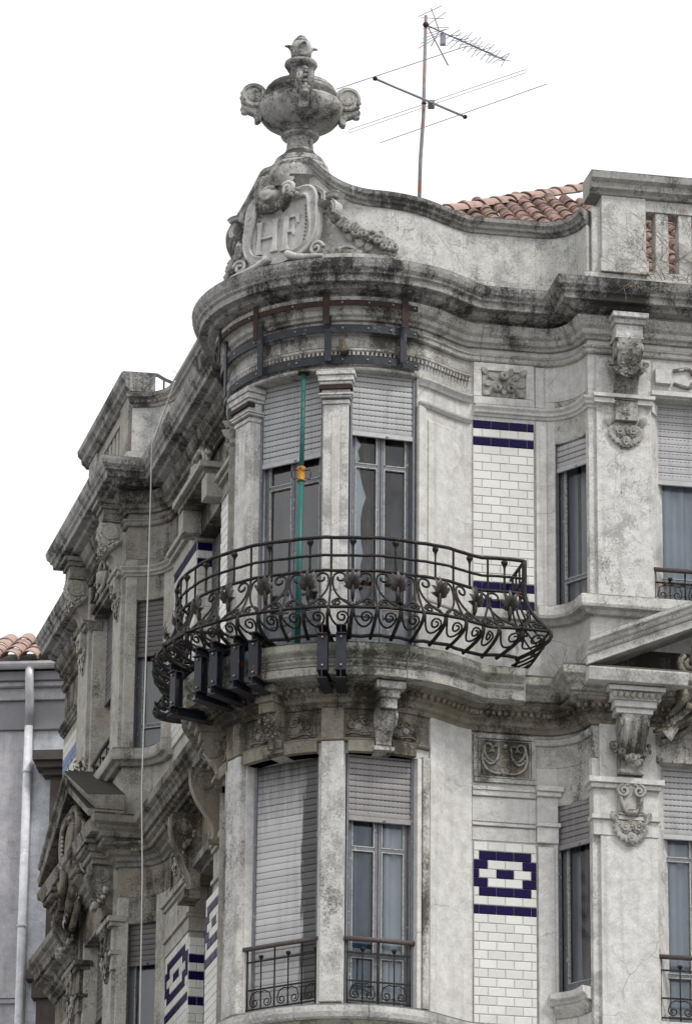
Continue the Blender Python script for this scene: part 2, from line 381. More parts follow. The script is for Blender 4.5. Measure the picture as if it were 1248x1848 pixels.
def scurve_left(r=RB, n=NLm, o=0, k=8):
    # from the left facade plane onto the bay
    p3 = PB(-100, r); tl = Vector((math.cos(R(-100)), math.sin(R(-100))))
    p0 = PL(1.2, n); return bez(p0, p0 - dL * .14, p3 - tl * .16, p3, k)
def scurve_right(r=RB, n=NRm, k=8):
    p0 = PB(35, r); t0 = Vector((math.cos(R(35)), math.sin(R(35)))); p3 = PR(1.17, n)
    return bez(p0, p0 + t0 * .15, p3 - dR * .15, p3, k)
def cavL(k=9):   # from pilaster to wall
    return [PL(4.68 + .5 * math.sin(R(80) * (1 - i / k)), NLm + .46 * (1 - math.cos(R(80) * (1 - i / k)))) for i in range(k + 1)]
def cavR(k=9):
    return [PR(1.93 + .42 * math.sin(R(80) * i / k), NRm + .47 * (1 - math.cos(R(80) * i / k))) for i in range(k + 1)]
def make_path(pil=True, sharp=False, r=RB, dense=4):
    K = Path()
    K.go(PL(11.7, NLm), PL(8.60, NLm))
    if sharp: K.go(PL(8.0, NLm + .001), PL(8.0, NLp))
    else: K.go(*[PL(8.5 - .46 * math.sin(R(80) * i / 6), NLm + .46 * (1 - math.cos(R(80) * i / 6))) for i in range(7)], PL(8.0, NLp))
    K.go(PL(5.2, NLp)); K.mark('Lp')
    if sharp: K.go(PL(5.2, NLm + .001))
    else: K.go(*cavL())
    K.mark('Lm'); K.go(PL(1.2, NLm)); K.mark('Ls')
    K.go(*scurve_left(r)); K.mark('B0'); a = -100 + dense
    while a < 35 - .1: K.go(PB(a, r)); a += dense
    K.go(PB(35, r)); K.mark('B1')
    K.go(*scurve_right(r)); K.mark('Rs')
    if sharp: K.go(PR(2.36, NRm), PR(2.36, NRp))
    else: K.go(PR(1.5, NRm), *cavR(), PR(2.36, NRp))
    K.mark('Rp'); K.go(PR(6.2, NRp))
    return K.done()
K = make_path(); KS = make_path(sharp=True)
def tB(P, phi, r=RB): return P.near(PB(phi, r))
def tL(P, s, n=NLm): return P.near(PL(s, n))
def tR(P, s, n=NRm): return P.near(PR(s, n))

def sweep(P, t0, t1, prof, mb=None, cap=True):
    mb = mb or MB(); loops = []
    for t in P.cuts(t0, t1):
        loops.append([P.f(t, o, z) for o, z in prof])
    mb.prism(loops, cap=cap); return mb
def rect(o0, o1, z0, z1): return [(o0, z0), (o1, z0), (o1, z1), (o0, z1)]
def blocks(name, P, t0, t1, prof, mat, parent, L=1.0, gap=.004, bevel=.006, jit=.004, brk=()):
    """a moulded course made of separate stones with open joints"""
    ts = [t0] + [b for b in brk if t0 < b < t1] + [t1]; out = []
    for a, b in zip(ts, ts[1:]):
        n = max(1, round((b - a) / L)); 
        for i in range(n):
            x0 = a + (b - a) * i / n + gap / 2; x1 = a + (b - a) * (i + 1) / n - gap / 2
            j = random.uniform(-jit, jit); jz = random.uniform(-jit, jit) * .5
            m = mat(x0) if callable(mat) else mat
            out.append(part(name, sweep(P, x0, x1, [(o + (j if o > 0 else 0), z + jz) for o, z in prof]), m, parent, bevel=bevel))
    return out

# ------------------------------------------------------------------ ground
def sheet(name, x0, x1, y0, y1, z, mat):
    m = MB(); m.add([(x0, y0, z), (x1, y0, z), (x1, y1, z), (x0, y1, z)], [(0, 1, 2, 3)]); o = part(name, m, mat, None, kind='structure'); return o
sheet('ground', -2500, 2500, -2500, 2500, -.004, ASPH); sheet('road', -14, 40, -30, 42, 0, ASPH)
pv = MB(); pv.box(lambda a, o, z: (a, o, z), -2.4, 40, 42, 46.5, 0, .13); part('pavement', pv, PAVE, None, kind='structure')

# ------------------------------------------------------------------ the corner building
bld = thing('corner_apartment_building', 'ornate grey stone corner apartment block with rounded bay, tiled wall panels and heavy cornices', 'building', (B.x, B.y + 3, 0))
def leftish(P):
    lim = P.st['B0'] + .1
    return lim
tb0 = K.st['B0']
# --- walls: solid ranges per storey
def wall(t0, t1, z0, z1, mat, o=0, th=.28, P=K, name='wall', bevel=.004): return part(name, sweep(P, t0, t1, rect(o - th, o, z0, z1)), mat, bld, bevel=bevel)
t_w = [tB(K, a) for a in (-96, -65, -52, -13, -1.0, 32)]
UZ0, UZ1, LZ0, LZ1 = 17.55, 20.82, 11.0, 16.62
tLn0, tLn1 = K.near(PL(5.17, NLm + .36)), K.near(PL(4.96, NLm + .07))      # narrow window in the left hollow
tRn0, tRn1 = K.near(PR(2.10, NRm + .03)), K.near(PR(2.36, NRm + .42))
LW = (tL(K, 3.4), tL(K, 2.1)); PW = (K.near(PL(7.25, NLp)), K.near(PL(5.80, NLp))); RW = (K.near(PR(3.06, NRp)), K.near(PR(4.8, NRp)))
END = K.t[-1]
for (z0, z1) in ((UZ0, UZ1), (LZ0, LZ1)):
    up = z0 == UZ0
    gaps = [PW, (tLn0, tLn1), LW, (t_w[0], t_w[1]), (t_w[2], t_w[3]), (t_w[4], t_w[5]), (tRn0, tRn1), RW]
    prev = 0
    for gi, (a, b) in enumerate(gaps + [(END, END)]):
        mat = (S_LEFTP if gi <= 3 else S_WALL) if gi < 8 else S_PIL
        if gi == 7: mat = S_PIL
        wall(prev, a, z0, z1, mat, name='wall_pier')
        if gi < 8:
            # sill wall and head wall of the opening
            bay = gi in (3, 4, 5)
            lo, hi = {0: (18.2, 20.75), 1: (18.25, 20.3), 2: (17.75, 20.5), 3: (17.62, 20.81), 4: (17.62, 20.81), 5: (17.62, 20.81), 6: (18.25, 20.33), 7: (18.2, 20.78)}[gi] if up else \
                     {0: (13.8, 16.55), 1: (14.1, 16.3), 2: (13.8, 16.3), 3: (13.78, 16.5), 4: (13.78, 16.5), 5: (13.78, 16.5), 6: (14.12, 16.2), 7: (13.8, 16.6)}[gi]
            m2 = S_LEFTP if gi < 3 else S_WALL
            if lo - z0 > .03: wall(a, b, z0, lo, m2, name='sill_wall')
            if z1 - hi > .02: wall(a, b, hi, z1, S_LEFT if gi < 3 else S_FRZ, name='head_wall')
        prev = b
# wall between the storeys and up behind the frieze
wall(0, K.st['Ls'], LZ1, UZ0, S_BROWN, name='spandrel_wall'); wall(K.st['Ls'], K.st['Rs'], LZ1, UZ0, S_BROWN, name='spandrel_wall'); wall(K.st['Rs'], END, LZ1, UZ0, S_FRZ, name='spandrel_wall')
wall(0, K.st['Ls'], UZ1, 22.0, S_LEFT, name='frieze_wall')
wall(K.st['Ls'], K.st['Rs'], UZ1, 22.0, S_FRZ, name='frieze_wall', th=.5); wall(K.st['Rs'], END, UZ1, 22.0, S_WALL, name='frieze_wall')
# dim rooms behind the windows
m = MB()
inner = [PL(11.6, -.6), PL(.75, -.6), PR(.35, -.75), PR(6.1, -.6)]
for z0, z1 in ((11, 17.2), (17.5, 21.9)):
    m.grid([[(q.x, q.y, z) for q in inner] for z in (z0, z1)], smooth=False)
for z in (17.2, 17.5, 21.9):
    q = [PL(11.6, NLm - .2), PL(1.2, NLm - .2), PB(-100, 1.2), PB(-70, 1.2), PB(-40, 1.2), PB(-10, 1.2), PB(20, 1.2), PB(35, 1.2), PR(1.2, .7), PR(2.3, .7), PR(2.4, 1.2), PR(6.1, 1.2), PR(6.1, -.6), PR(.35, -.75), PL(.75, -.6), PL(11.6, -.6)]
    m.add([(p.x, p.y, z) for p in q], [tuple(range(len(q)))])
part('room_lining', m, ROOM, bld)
# end walls and back of the house so the block is closed
m = MB(); q = [PL(11.7, NLm), PL(11.7, -7), PR(6.2, -9), PR(6.2, NRp)]
m.grid([[(p.x, p.y, z) for p in q] for z in (0, 22)], smooth=False); part('rear_wall', m, S_LEFTP, bld)
wall(0, END, 0, LZ0, S_WALL, name='lower_wall')

# --- crowning cornice (blocks): fascia crusted black
CB = [KS.st['Ls'] - .1, KS.st['Rs']]
def cmat(t): return S_LEFT if t < KS.st['Ls'] else S_FRZ
corn = [(-.3, 21.62), (.12, 21.62), (.14, 21.66), (.24, 21.69), (.26, 21.73), (.35, 21.735), (.355, 21.80), (.385, 21.82), (.39, 21.845), (.42, 21.88), (.435, 21.93), (.44, 21.975), (-.3, 22.03)]
corn = [(o * .98, z) for o, z in corn]
brk = [KS.near(PL(8.4, NLp)), KS.near(PL(4.93, NLp)), KS.near(PL(4.93, NLm)), KS.st['Ls'], KS.near(PB(-33, RB)), KS.near(PB(20, RB)), KS.near(PB(38, RB)), KS.st['Rs'] + .05, KS.near(PR(2.36, NRm)), KS.near(PR(2.36, NRp))]
def course(name, P, t0, t1, prof, mat, L, **kw):
    return blocks(name, P, t0, t1, prof, mat, bld, L, **kw)
course('cornice_block', KS, 0, END_S := KS.t[-1], corn, S_CRUST, 99, brk=[KS.st['Ls'], KS.near(PB(-33, RB)), KS.near(PB(20, RB)), KS.near(PB(40, RB)), KS.st['Rs'] + .7])
# bed mouldings below the cornice
course('bed_moulding', K, 0, END, [(-.2, 21.40), (.035, 21.40), (.05, 21.43), (.085, 21.45), (.09, 21.50), (.13, 21.53), (.16, 21.60), (.17, 21.63), (-.2, 21.63)], lambda t: S_LEFT if t < tb0 else S_FRZ, 1.3, jit=.002)
course('frieze_moulding', K, 0, END, [(-.2, 21.235), (.03, 21.235), (.045, 21.25), (.05, 21.285), (.07, 21.30), (.07, 21.32), (-.2, 21.325)], lambda t: S_LEFT if t < tb0 else S_FRZ, 1.3, jit=.002)
# bead course and lintel edge of the bay
tS0, tS1 = K.st['Ls'] , K.st['Rs'] - .02
course('bead_moulding', K, tS0, tS1, [(-.2, 21.03), (.03, 21.03), (.045, 21.05), (.045, 21.07), (.03, 21.085), (-.2, 21.085)], S_FRZ, 1.1, jit=.002)
m = MB(); t = tS0 + .05
while t < tS1 - .03:
    m.box(lambda a, o, z: K.f(a, o, z), t, t + .026, .02, .042, 20.99, 21.028); t += .048
part('dentil_row', m, S_FRZ, bld, kind='stuff')
course('lintel_moulding', K, tB(K, -97), tB(K, 31.5), [(-.28, 20.822), (.02, 20.822), (.03, 20.84), (.03, 20.862), (-.2, 20.862)], S_FRZ, 1.4, jit=.001)

# --- impost moulding at the window heads of the upper floor
imp = [(-.1, 20.60), (.02, 20.60), (.03, 20.625), (.055, 20.635), (.06, 20.665), (.085, 20.69), (.09, 20.715), (-.1, 20.725)]
def at_range(name, a, b, prof, mat, P=K, bevel=.003): return part(name, sweep(P, a, b, prof), mat, bld, bevel=bevel)
for a, b, mt in ((0, PW[0] + .02, S_LEFT), (PW[1] - .02, LW[0] - .02, S_LEFTP), (LW[1] + .02, t_w[0], S_LEFTP), (K.st['Rs'] + .02, RW[0] + .03, S_WALL), (RW[1], END, S_WALL)):
    at_range('impost_moulding', a, b, imp, mt)
# capitals of the bay pilasters: S shaped on both sides, two mouldings
for a, b, mt in ((K.st['Ls'] + .03, t_w[0], S_LEFTP), (t_w[5] + .01, K.st['Rs'] - .005, S_WALL)):
    at_range('capital_moulding', a, b, [(-.1, 20.74), (.03, 20.74), (.045, 20.77), (.075, 20.80), (.08, 20.822), (-.1, 20.83)], mt)
    at_range('capital_moulding', a, b, [(-.1, 20.50), (.02, 20.50), (.05, 20.53), (.055, 20.55), (-.1, 20.56)], mt)
    at_range('pilaster_panel', a + .13, b - .1, [(-.05, 18.3), (.012, 18.3), (.018, 18.32), (.018, 20.36), (.012, 20.38), (-.05, 20.38)], mt)
at_range('pilaster_edge', t_w[5], t_w[5] + .055, rect(-.2, .04, 17.6, 20.5), S_WALL); at_range('pilaster_edge', t_w[5] + .06, t_w[5] + .10, rect(-.2, .02, 17.6, 20.5), S_WALL)
# mid pillars of the bay (upper): capital, shaft panel
for a0, a1 in ((-65, -52), (-12.6, -1.0)):
    c = chord(PB(a0, 1.33), PB(a1, 1.33)); L = c.L
    mm = MB(); mm.box(c, .0, L, -.12, .06, 17.6, 20.42); part('pillar_shaft', mm, S_PIL, bld, bevel=.006)
    mm = MB(); mm.box(c, .09, L - .09, .05, .068, 18.3, 20.28); part('pillar_panel', mm, S_WALL, bld, bevel=.008)
    mm = MB()
    for e, z0, z1 in ((.012, 20.42, 20.47), (.035, 20.49, 20.515), (.05, 20.515, 20.54), (.02, 20.54, 20.64), (.04, 20.64, 20.675), (.058, 20.675, 20.74), (.075, 20.74, 20.79), (.06, 20.79, 20.815)):
        mm.box(c, -e, L + e, -.1, .06 + e, z0, z1)
    part('pillar_capital', mm, S_PIL, bld, bevel=.006)
    mm = MB(); mm.box(c, -.045, L + .045, .02, .115, 20.582, 20.622); part('iron_clamp_band', mm, RUSTY, bld)
    # lower storey pillar
    mm = MB(); mm.box(c, .02, L - .01, -.12, .10, 13.8, 16.62); part('pillar_shaft', mm, S_PAR, bld, bevel=.012, label='lower pillar with flaking lichened face')
    mm = MB(); mm.box(c, .02, L - .01, -.1, .115, 16.62, 16.98); part('pillar_block', mm, S_BROWN, bld, bevel=.01)
for a in (-68, 31.6):
    at_range('pilaster_edge', tB(K, a), tB(K, a) + .05, rect(-.3, .05, 13.8, 16.5), S_WALL); at_range('pilaster_edge', tB(K, a) + .055, tB(K, a) + .13, rect(-.3, .075, 13.8, 16.52), S_FRZ)
at_range('wall_pilaster', tB(K, 40) - .02, K.st['Rs'] - .005, rect(-.2, .035, 11, 17.0), S_WALL, bevel=.006)
at_range('wall_pilaster', K.st['Ls'] + .02, tB(K, -96) - .02, rect(-.2, .03, 11, 16.9), S_LEFTP, bevel=.006)

# --- right street: recessed tile field and its frames
def tiles(parent, f, s0, s1, z0, z1, o, colour, pitch=.2015, rh=.0985, flip=1, phase=0, mats=(T_CREAM, T_BLUE)):
    """brick bonded glazed tiles with bevelled faces"""
    cache = {}
    n = int(round((z1 - z0) / rh))
    for r in range(n):
        zt = z1 - r * rh; off = (.5 if (r + phase) % 2 else .0) * pitch; xs = []
        x = s0 - off
        edges = [s0]
        while x < s1:
            if x > s0 + .02 and x < s1 - .02: edges.append(x)
            x += pitch
        edges.append(s1)
        for i in range(len(edges) - 1):
            a, b = edges[i] + .0025, edges[i + 1] - .0025; wd = b - a
            if wd < .02: continue
            ci = colour(r, ((a + b) / 2 - s0) / (s1 - s0)); key = (round(wd, 3), ci)
            if key not in cache:
                m = MB(); h = rh - .005; e = .007
                lo = [[(-wd / 2, 0, -h / 2), (wd / 2, 0, -h / 2), (wd / 2, 0, h / 2), (-wd / 2, 0, h / 2)],
                      [(-wd / 2, -.006, -h / 2), (wd / 2, -.006, -h / 2), (wd / 2, -.006, h / 2), (-wd / 2, -.006, h / 2)],
                      [(-wd / 2 + e, -.011, -h / 2 + e), (wd / 2 - e, -.011, -h / 2 + e), (wd / 2 - e, -.011, h / 2 - e), (-wd / 2 + e, -.011, h / 2 - e)]]
                m.prism(lo); cache[key] = m.mesh('tile', mats[ci])
            c = Vector(f((a + b) / 2, o, zt - rh / 2)); d = (Vector(f(b, o, 0)) - Vector(f(a, o, 0))) * flip; d.normalize(); nn = Vector((0, 0, 1)).cross(d)
            tw = random.uniform(-.006, .006)
            M = Matrix(((d.x, nn.x, 0, c.x), (d.y, nn.y, 0, c.y), (0, 0, 1, c.z), (0, 0, 0, 1))) @ Matrix.Rotation(tw, 4, 'Z') @ Matrix.Rotation(random.uniform(-.006, .006), 4, 'X')
            part('tile', cache[key], None, parent, M=M)
def field(f, s0, s1, z0, z1, o, colour, **kw):
    m = MB(); m.box(f, s0, s1, o - .1, o + .002, z0, z1); p = part('tiled_panel', m, GROUT, bld)
    tiles(p, f, s0, s1, z0, z1, o + .002, colour, **kw); return p
o_t = NRm + .008
up_nr = 22
field(fR, 1.185, 1.865, 20.55 - up_nr * .0985, 20.55, o_t, lambda r, u: 1 if r in (0, 2, 19, 21) else 0)
def lowpat(r, u):
    g = {1: (1 if .1 < u < .9 else 0), 2: (1 if u < .22 or u > .78 else 0), 3: (1 if u < .09 or u > .9 or .36 < u < .64 else 0), 4: (1 if u < .22 or u > .78 else 0), 5: (1 if .1 < u < .9 else 0), 7: 1}
    return g.get(r, 0)
def lowfield(f, s0, s1, flip=1, rows=28, o=o_t, z1=15.76, mats=(T_CREAM, T_BLUE)):
    m = MB(); m.box(f, s0, s1, o - .1, o + .002, z1 - rows * .0985, z1); p = part('tiled_panel', m, GROUT, bld)
    # symmetrical bond: 3.45 tiles wide, odd rows have three full tiles in the middle
    tiles(p, f, s0, s1, z1 - rows * .0985, z1, o + .002, lowpat, pitch=(s1 - s0) / 3.55, phase=0, flip=flip, mats=mats)
    return p
# bond phase for the low field: shift so the figure is centred
def tiles_sym(parent, f, s0, s1, z1, rows, o, flip=1, mats=(T_CREAM, T_BLUE)):
    W = s1 - s0; pt = W / 3.62; c = (s0 + s1) / 2; cache = {}
    for r in range(rows):
        if r % 2: ed = [c - 1.5 * pt, c - .5 * pt, c + .5 * pt, c + 1.5 * pt]
        else: ed = [c - pt, c, c + pt]
        ed = [s0] + [e for e in ed if s0 + .02 < e < s1 - .02] + [s1]
        for i in range(len(ed) - 1):
            a, b = ed[i] + .0025, ed[i + 1] - .0025; wd = b - a; u = i; n = len(ed) - 1
            if r == 1 or r == 5: ci = 1 if 0 < i < n - 1 else 0
            elif r in (2, 4): ci = 1 if i in (0, n - 1) else 0
            elif r == 3: ci = 1 if i in (0, n - 1) or i == n // 2 else 0
            elif r == 7: ci = 1
            else: ci = 0
            key = (round(wd, 3), ci); h = .0985 - .005; e = .007
            if key not in cache:
                m = MB()
                m.prism([[(-wd / 2, 0, -h / 2), (wd / 2, 0, -h / 2), (wd / 2, 0, h / 2), (-wd / 2, 0, h / 2)],
                         [(-wd / 2, -.006, -h / 2), (wd / 2, -.006, -h / 2), (wd / 2, -.006, h / 2), (-wd / 2, -.006, h / 2)],
                         [(-wd / 2 + e, -.011, -h / 2 + e), (wd / 2 - e, -.011, -h / 2 + e), (wd / 2 - e, -.011, h / 2 - e), (-wd / 2 + e, -.011, h / 2 - e)]])
                cache[key] = m.mesh('tile', mats[ci])
            cc = Vector(f((a + b) / 2, o, z1 - (r + .5) * .0985)); d = (Vector(f(b, o, 0)) - Vector(f(a, o, 0))) * flip; d.normalize(); nn = Vector((0, 0, 1)).cross(d)
            M = Matrix(((d.x, nn.x, 0, cc.x), (d.y, nn.y, 0, cc.y), (0, 0, 1, cc.z), (0, 0, 0, 1))) @ Matrix.Rotation(random.uniform(-.006, .006), 4, 'Z') @ Matrix.Rotation(random.uniform(-.006, .006), 4, 'X')
            part('tile', cache[key], None, parent, M=M)
def sym_field(f, s0, s1, z1, rows, o, flip=1, mats=(T_CREAM, T_BLUE)):
    m = MB(); m.box(f, s0, s1, o - .1, o + .002, z1 - rows * .0985, z1); p = part('tiled_panel', m, GROUT, bld)
    tiles_sym(p, f, s0, s1, z1, rows, o + .002, flip, mats)
sym_field(fR, 1.19, 1.87, 15.76, 22, o_t)
# raised stone frames around the fields
def bx(name, f, a0, a1, o0, o1, z0, z1, mat, parent=None, bevel=.004, na=1, label=None):
    m = MB(); m.box(f, a0, a1, o0, o1, z0, z1, na); return part(name, m, mat, parent or bld, bevel=bevel, label=label)
bx('wall_strip', fR, 1.885, 2.0, NRm - .1, NRm + .045, 18.42, 20.58, S_WALL); bx('wall_strip', fR, 1.885, 2.06, NRm - .1, NRm + .045, 11, 15.74, S_WALL)
bx('wall_strip', fR, 1.885, 1.98, NRm - .1, NRm + .03, 20.74, 21.22, S_WALL)
bx('tile_sill', fR, 1.18, 1.88, NRm, NRm + .05, 18.27, 18.375, S_WALL)
# upper square relief with three apples
def rel_frame(f, s0, s1, z0, z1, o, wd, mat, d=.02):
    m = MB()
    m.box(f, s0, s1, o - .03, o + d, z1 - wd, z1); m.box(f, s0, s1, o - .03, o + d, z0, z0 + wd)
    m.box(f, s0, s0 + wd, o - .03, o + d, z0 + wd, z1 - wd); m.box(f, s1 - wd, s1, o - .03, o + d, z0 + wd, z1 - wd)
    part('relief_frame', m, mat, bld, bevel=.004)
rel_frame(fR, 1.19, 1.87, 20.74, 21.23, NRm, .09, S_WALL, .03)
def orient(f, a, o, z, flip=1):
    c = Vector(f(a, o, z)); d = (Vector(f(a + .01, o, z)) - Vector(f(a - .01, o, z))) * flip; d.normalize(); nn = Vector((0, 0, 1)).cross(d)
    return Matrix(((d.x, nn.x, 0, c.x), (d.y, nn.y, 0, c.y), (0, 0, 1, c.z), (0, 0, 0, 1)))
# shared ornament meshes, local axes: x along the wall, -y outwards, z up
def petal_leaf(mb, ang, L, wd, y0=0, lift=.35, curl=.5, c=(0, 0)):
    n = 6; rows = []; ca, sa = math.cos(ang), math.sin(ang)
    for i in range(n + 1):
        t = i / n; wv = wd * math.sin(math.pi * min(.97, .12 + .86 * t)) ** .8 * (1 if t < .97 else .3)
        l = L * t; y = y0 - lift * L * math.sin(t * math.pi * .62) + curl * L * t ** 3 * .4
        row = []
        for k, ww in enumerate((-1, -.5, 0, .5, 1)):
            x = ca * l - sa * ww * wv; z = sa * l + ca * ww * wv
            row.append((c[0] + x, y + (.25 * wv * (abs(ww) - .4) if k != 2 else .12 * wv), c[1] + z))
        rows.append(row)
    mb.grid(rows)
def rosette(mb, c, r, n=5, y=0):
    for k in range(n): petal_leaf(mb, 2 * math.pi * k / n + .3, r, r * .42, y, .35, .6, c)
    for k in range(n): petal_leaf(mb, 2 * math.pi * (k + .5) / n + .3, r * .62, r * .3, y - .25 * r, .4, .3, c)
    mb.ball((c[0], y - .35 * r, c[1]), r * .26)
def apple(r=.05):
    m = MB(); rows = []
    for i in range(7):
        th = math.pi * i / 6; rr = r * max(.02, math.sin(th)) ; y = -r * .9 * math.cos(th) - r * .5
        if i == 0: rr, y = r * .22, -r * 1.0
        rows.append([(rr * math.cos(2 * math.pi * k / 12), y, rr * math.sin(2 * math.pi * k / 12)) for k in range(12)])
    m.grid(rows, cu=True); m.tube([(0, -r * 1.35, 0), (0, -r * 1.5, 0)], r * .14, 5); return m
ME_APPLE = apple(.055).mesh('fruit', S_ORN); ME_BERRY = MB(); ME_BERRY.ball((0, -.02, 0), .03, n=8, m=6); ME_BERRY = ME_BERRY.mesh('berry', S_ORN)
ME_ROSE = MB(); rosette(ME_ROSE, (0, 0), .09, 6); ME_ROSE = ME_ROSE.mesh('rose', S_ORN)
def leafmesh(L=.14, w_=.045, name='stone_leaf'):
    m = MB(); petal_leaf(m, math.pi / 2, L, w_); return m.mesh(name, S_ORN)
ME_SLEAF = leafmesh()
def place(me, parent, f, a, o, z, rot=0, s=1, name=None, flip=1):
    M = orient(f, a, o, z, flip) @ Matrix.Rotation(rot, 4, 'Y') @ Matrix.Scale(s, 4)
    return part(name or me.name.split('.')[0], me, None, parent, M=M)
def panel_thing(name, f, a0, a1, o, z0, z1, mat): m = MB(); m.box(f, a0, a1, o - .03, o, z0, z1); return part(name, m, mat, bld, bevel=.003)
ap = panel_thing('fruit_relief', fR, 1.29, 1.77, NRm + .012, 20.84, 21.14, S_ORN)
for x, z in ((1.53, 21.08), (1.455, 20.94), (1.605, 20.94)): place(ME_APPLE, ap, fR, x, NRm + .012, z)
for x, z, r in ((1.62, 21.05, -1.0), (1.44, 21.05, 1.0), (1.53, 20.96, 3.14), (1.4, 20.99, 1.6), (1.67, 20.99, -1.6), (1.38, 20.91, 2.3), (1.68, 20.91, -2.3), (1.58, 21.09, -.5), (1.35, 21.1, .8), (1.71, 21.1, -.8)):
    place(ME_SLEAF, ap, fR, x, NRm + .014, z, -r, .75)

# --- spiral and curve helpers in a wall's own coordinates
def spiral(c, r0, turns, a0, dirn=1, n=None, r1=.15):
    n = n or int(14 * turns) + 2; return [(c[0] + (r0 * (1 - t * (1 - r1))) * math.cos(a0 + dirn * 2 * math.pi * turns * t), c[1] + (r0 * (1 - t * (1 - r1))) * math.sin(a0 + dirn * 2 * math.pi * turns * t)) for t in [i / n for i in range(n + 1)]]
def bz(p0, p1, p2, p3, n=10):
    return [tuple(p0[k] * (1 - t) ** 3 + p1[k] * 3 * t * (1 - t) ** 2 + p2[k] * 3 * t * t * (1 - t) + p3[k] * t ** 3 for k in (0, 1)) for t in [i / n for i in range(n + 1)]]
def wtube(mb, f, pts, o, r, n=6):
    mb.tube([f(a, o(a, z) if callable(o) else o, z) for a, z in pts], r, n)

# lower relief: panel with two scrolls and swags
rel_frame(fR, 1.19, 1.87, 16.42, 16.96, NRm, .05, S_FRZ, .03); rel_frame(fR, 1.245, 1.815, 16.475, 16.905, NRm, .02, S_ORN, .018)
lr = panel_thing('scroll_relief', fR, 1.26, 1.80, NRm + .004, 16.49, 16.89, S_BROWN)
m = MB()
for sg in (-1, 1):
    c = 1.53
    pts = [(c + sg * a, z) for a, z in bz((.02, 16.53), (.26, 16.50), (.27, 16.7), (.22, 16.80), 12)] + [(c + sg * (.18 + .045 * math.cos(q)), 16.81 + .045 * math.sin(q)) for q in [i * .5 for i in range(0, 10)]]
    wtube(m, fR, pts, NRm + .02, [.016] * len(pts))
    pts = [(c + sg * a, z) for a, z in bz((.23, 16.80), (.2, 16.62), (.06, 16.62), (.07, 16.78), 12)] + [(c + sg * (.1 - .035 * math.cos(q)), 16.80 + .035 * math.sin(q)) for q in [i * .5 for i in range(0, 10)]]
    wtube(m, fR, pts, NRm + .02, .013)
m2 = MB()
part('scroll', m, S_ORN, lr)
for sg in (-1, 1):
    for i in range(7):
        t = i / 6; place(ME_BERRY, lr, fR, 1.53 + sg * (.09 + .13 * t), NRm + .01, 16.68 - .05 * math.sin(t * math.pi), 0, .62)
place(ME_ROSE, lr, fR, 1.53, NRm + .01, 16.55, 0, .55); place(ME_BERRY, lr, fR, 1.53, NRm + .01, 16.83, 0, .9)
# mouldings under that relief
for a0, a1, mt in ((1.175, 1.865, S_WALL),):
    for z0, z1, o in ((16.33, 16.37, .05), (16.27, 16.33, .035), (15.94, 15.975, .035), (15.78, 15.93, .014), (15.99, 16.26, .012)): bx('string_moulding', fR, a0, a1, NRm - .1, NRm + o, z0, z1, mt)
# small pilaster capital between relief and narrow window
for z0, z1, o, e in ((16.34, 16.40, .12, .05), (16.29, 16.34, .09, .03), (16.0, 16.29, .05, 0), (15.955, 16.0, .085, .025), (15.78, 15.955, .06, .005)):
    bx('pilaster_capital', fR, 1.875 - e * .3, 2.10 + e, NRm - .1, NRm + o, z0, z1, S_WALL)

# --- pilasters of the right pavilion
def pavilion(f, s0, s1, n, mat, matp, sgn=1):
    # shafts in both storeys with slightly raised face; the mouldings break round them
    bx('pilaster_face', f, s0 + .07, s1, n - .1, n + .045, 18.42, 21.20, matp); bx('pilaster_face', f, s0 + .07, s1, n - .1, n + .045, 13.2, 15.76, mat)
    bx('pilaster_face', f, s0 + .07, s1 - .0, n - .1, n + .035, 16.38, 17.1, mat)
    for z0, z1, o, e in ((16.32, 16.385, .125, .07), (16.27, 16.32, .095, .04), (15.98, 16.27, .05, .01), (15.93, 15.98, .085, .035), (15.76, 15.93, .055, .012)):
        bx('pilaster_capital', f, s0 - e, s1 + e, n - .1, n + o, z0, z1, mat)
    for z0, z1, o, e in ((20.70, 20.745, .10, .03), (20.64, 20.70, .07, .015)): bx('pilaster_capital', f, s0 + .05 - e, s1 + e, n - .05, n + o + .03, z0, z1, mat)
pavilion(fR, 2.37, 3.05, NRp, S_WALL, S_PIL); pavilion(fR, 4.82, 5.5, NRp, S_WALL, S_PIL)
pavilion(fL, 5.22, 5.78, NLp, S_LEFTP, S_LEFTP); pavilion(fL, 7.27, 7.97, NLp, S_LEFT, S_LEFTP)

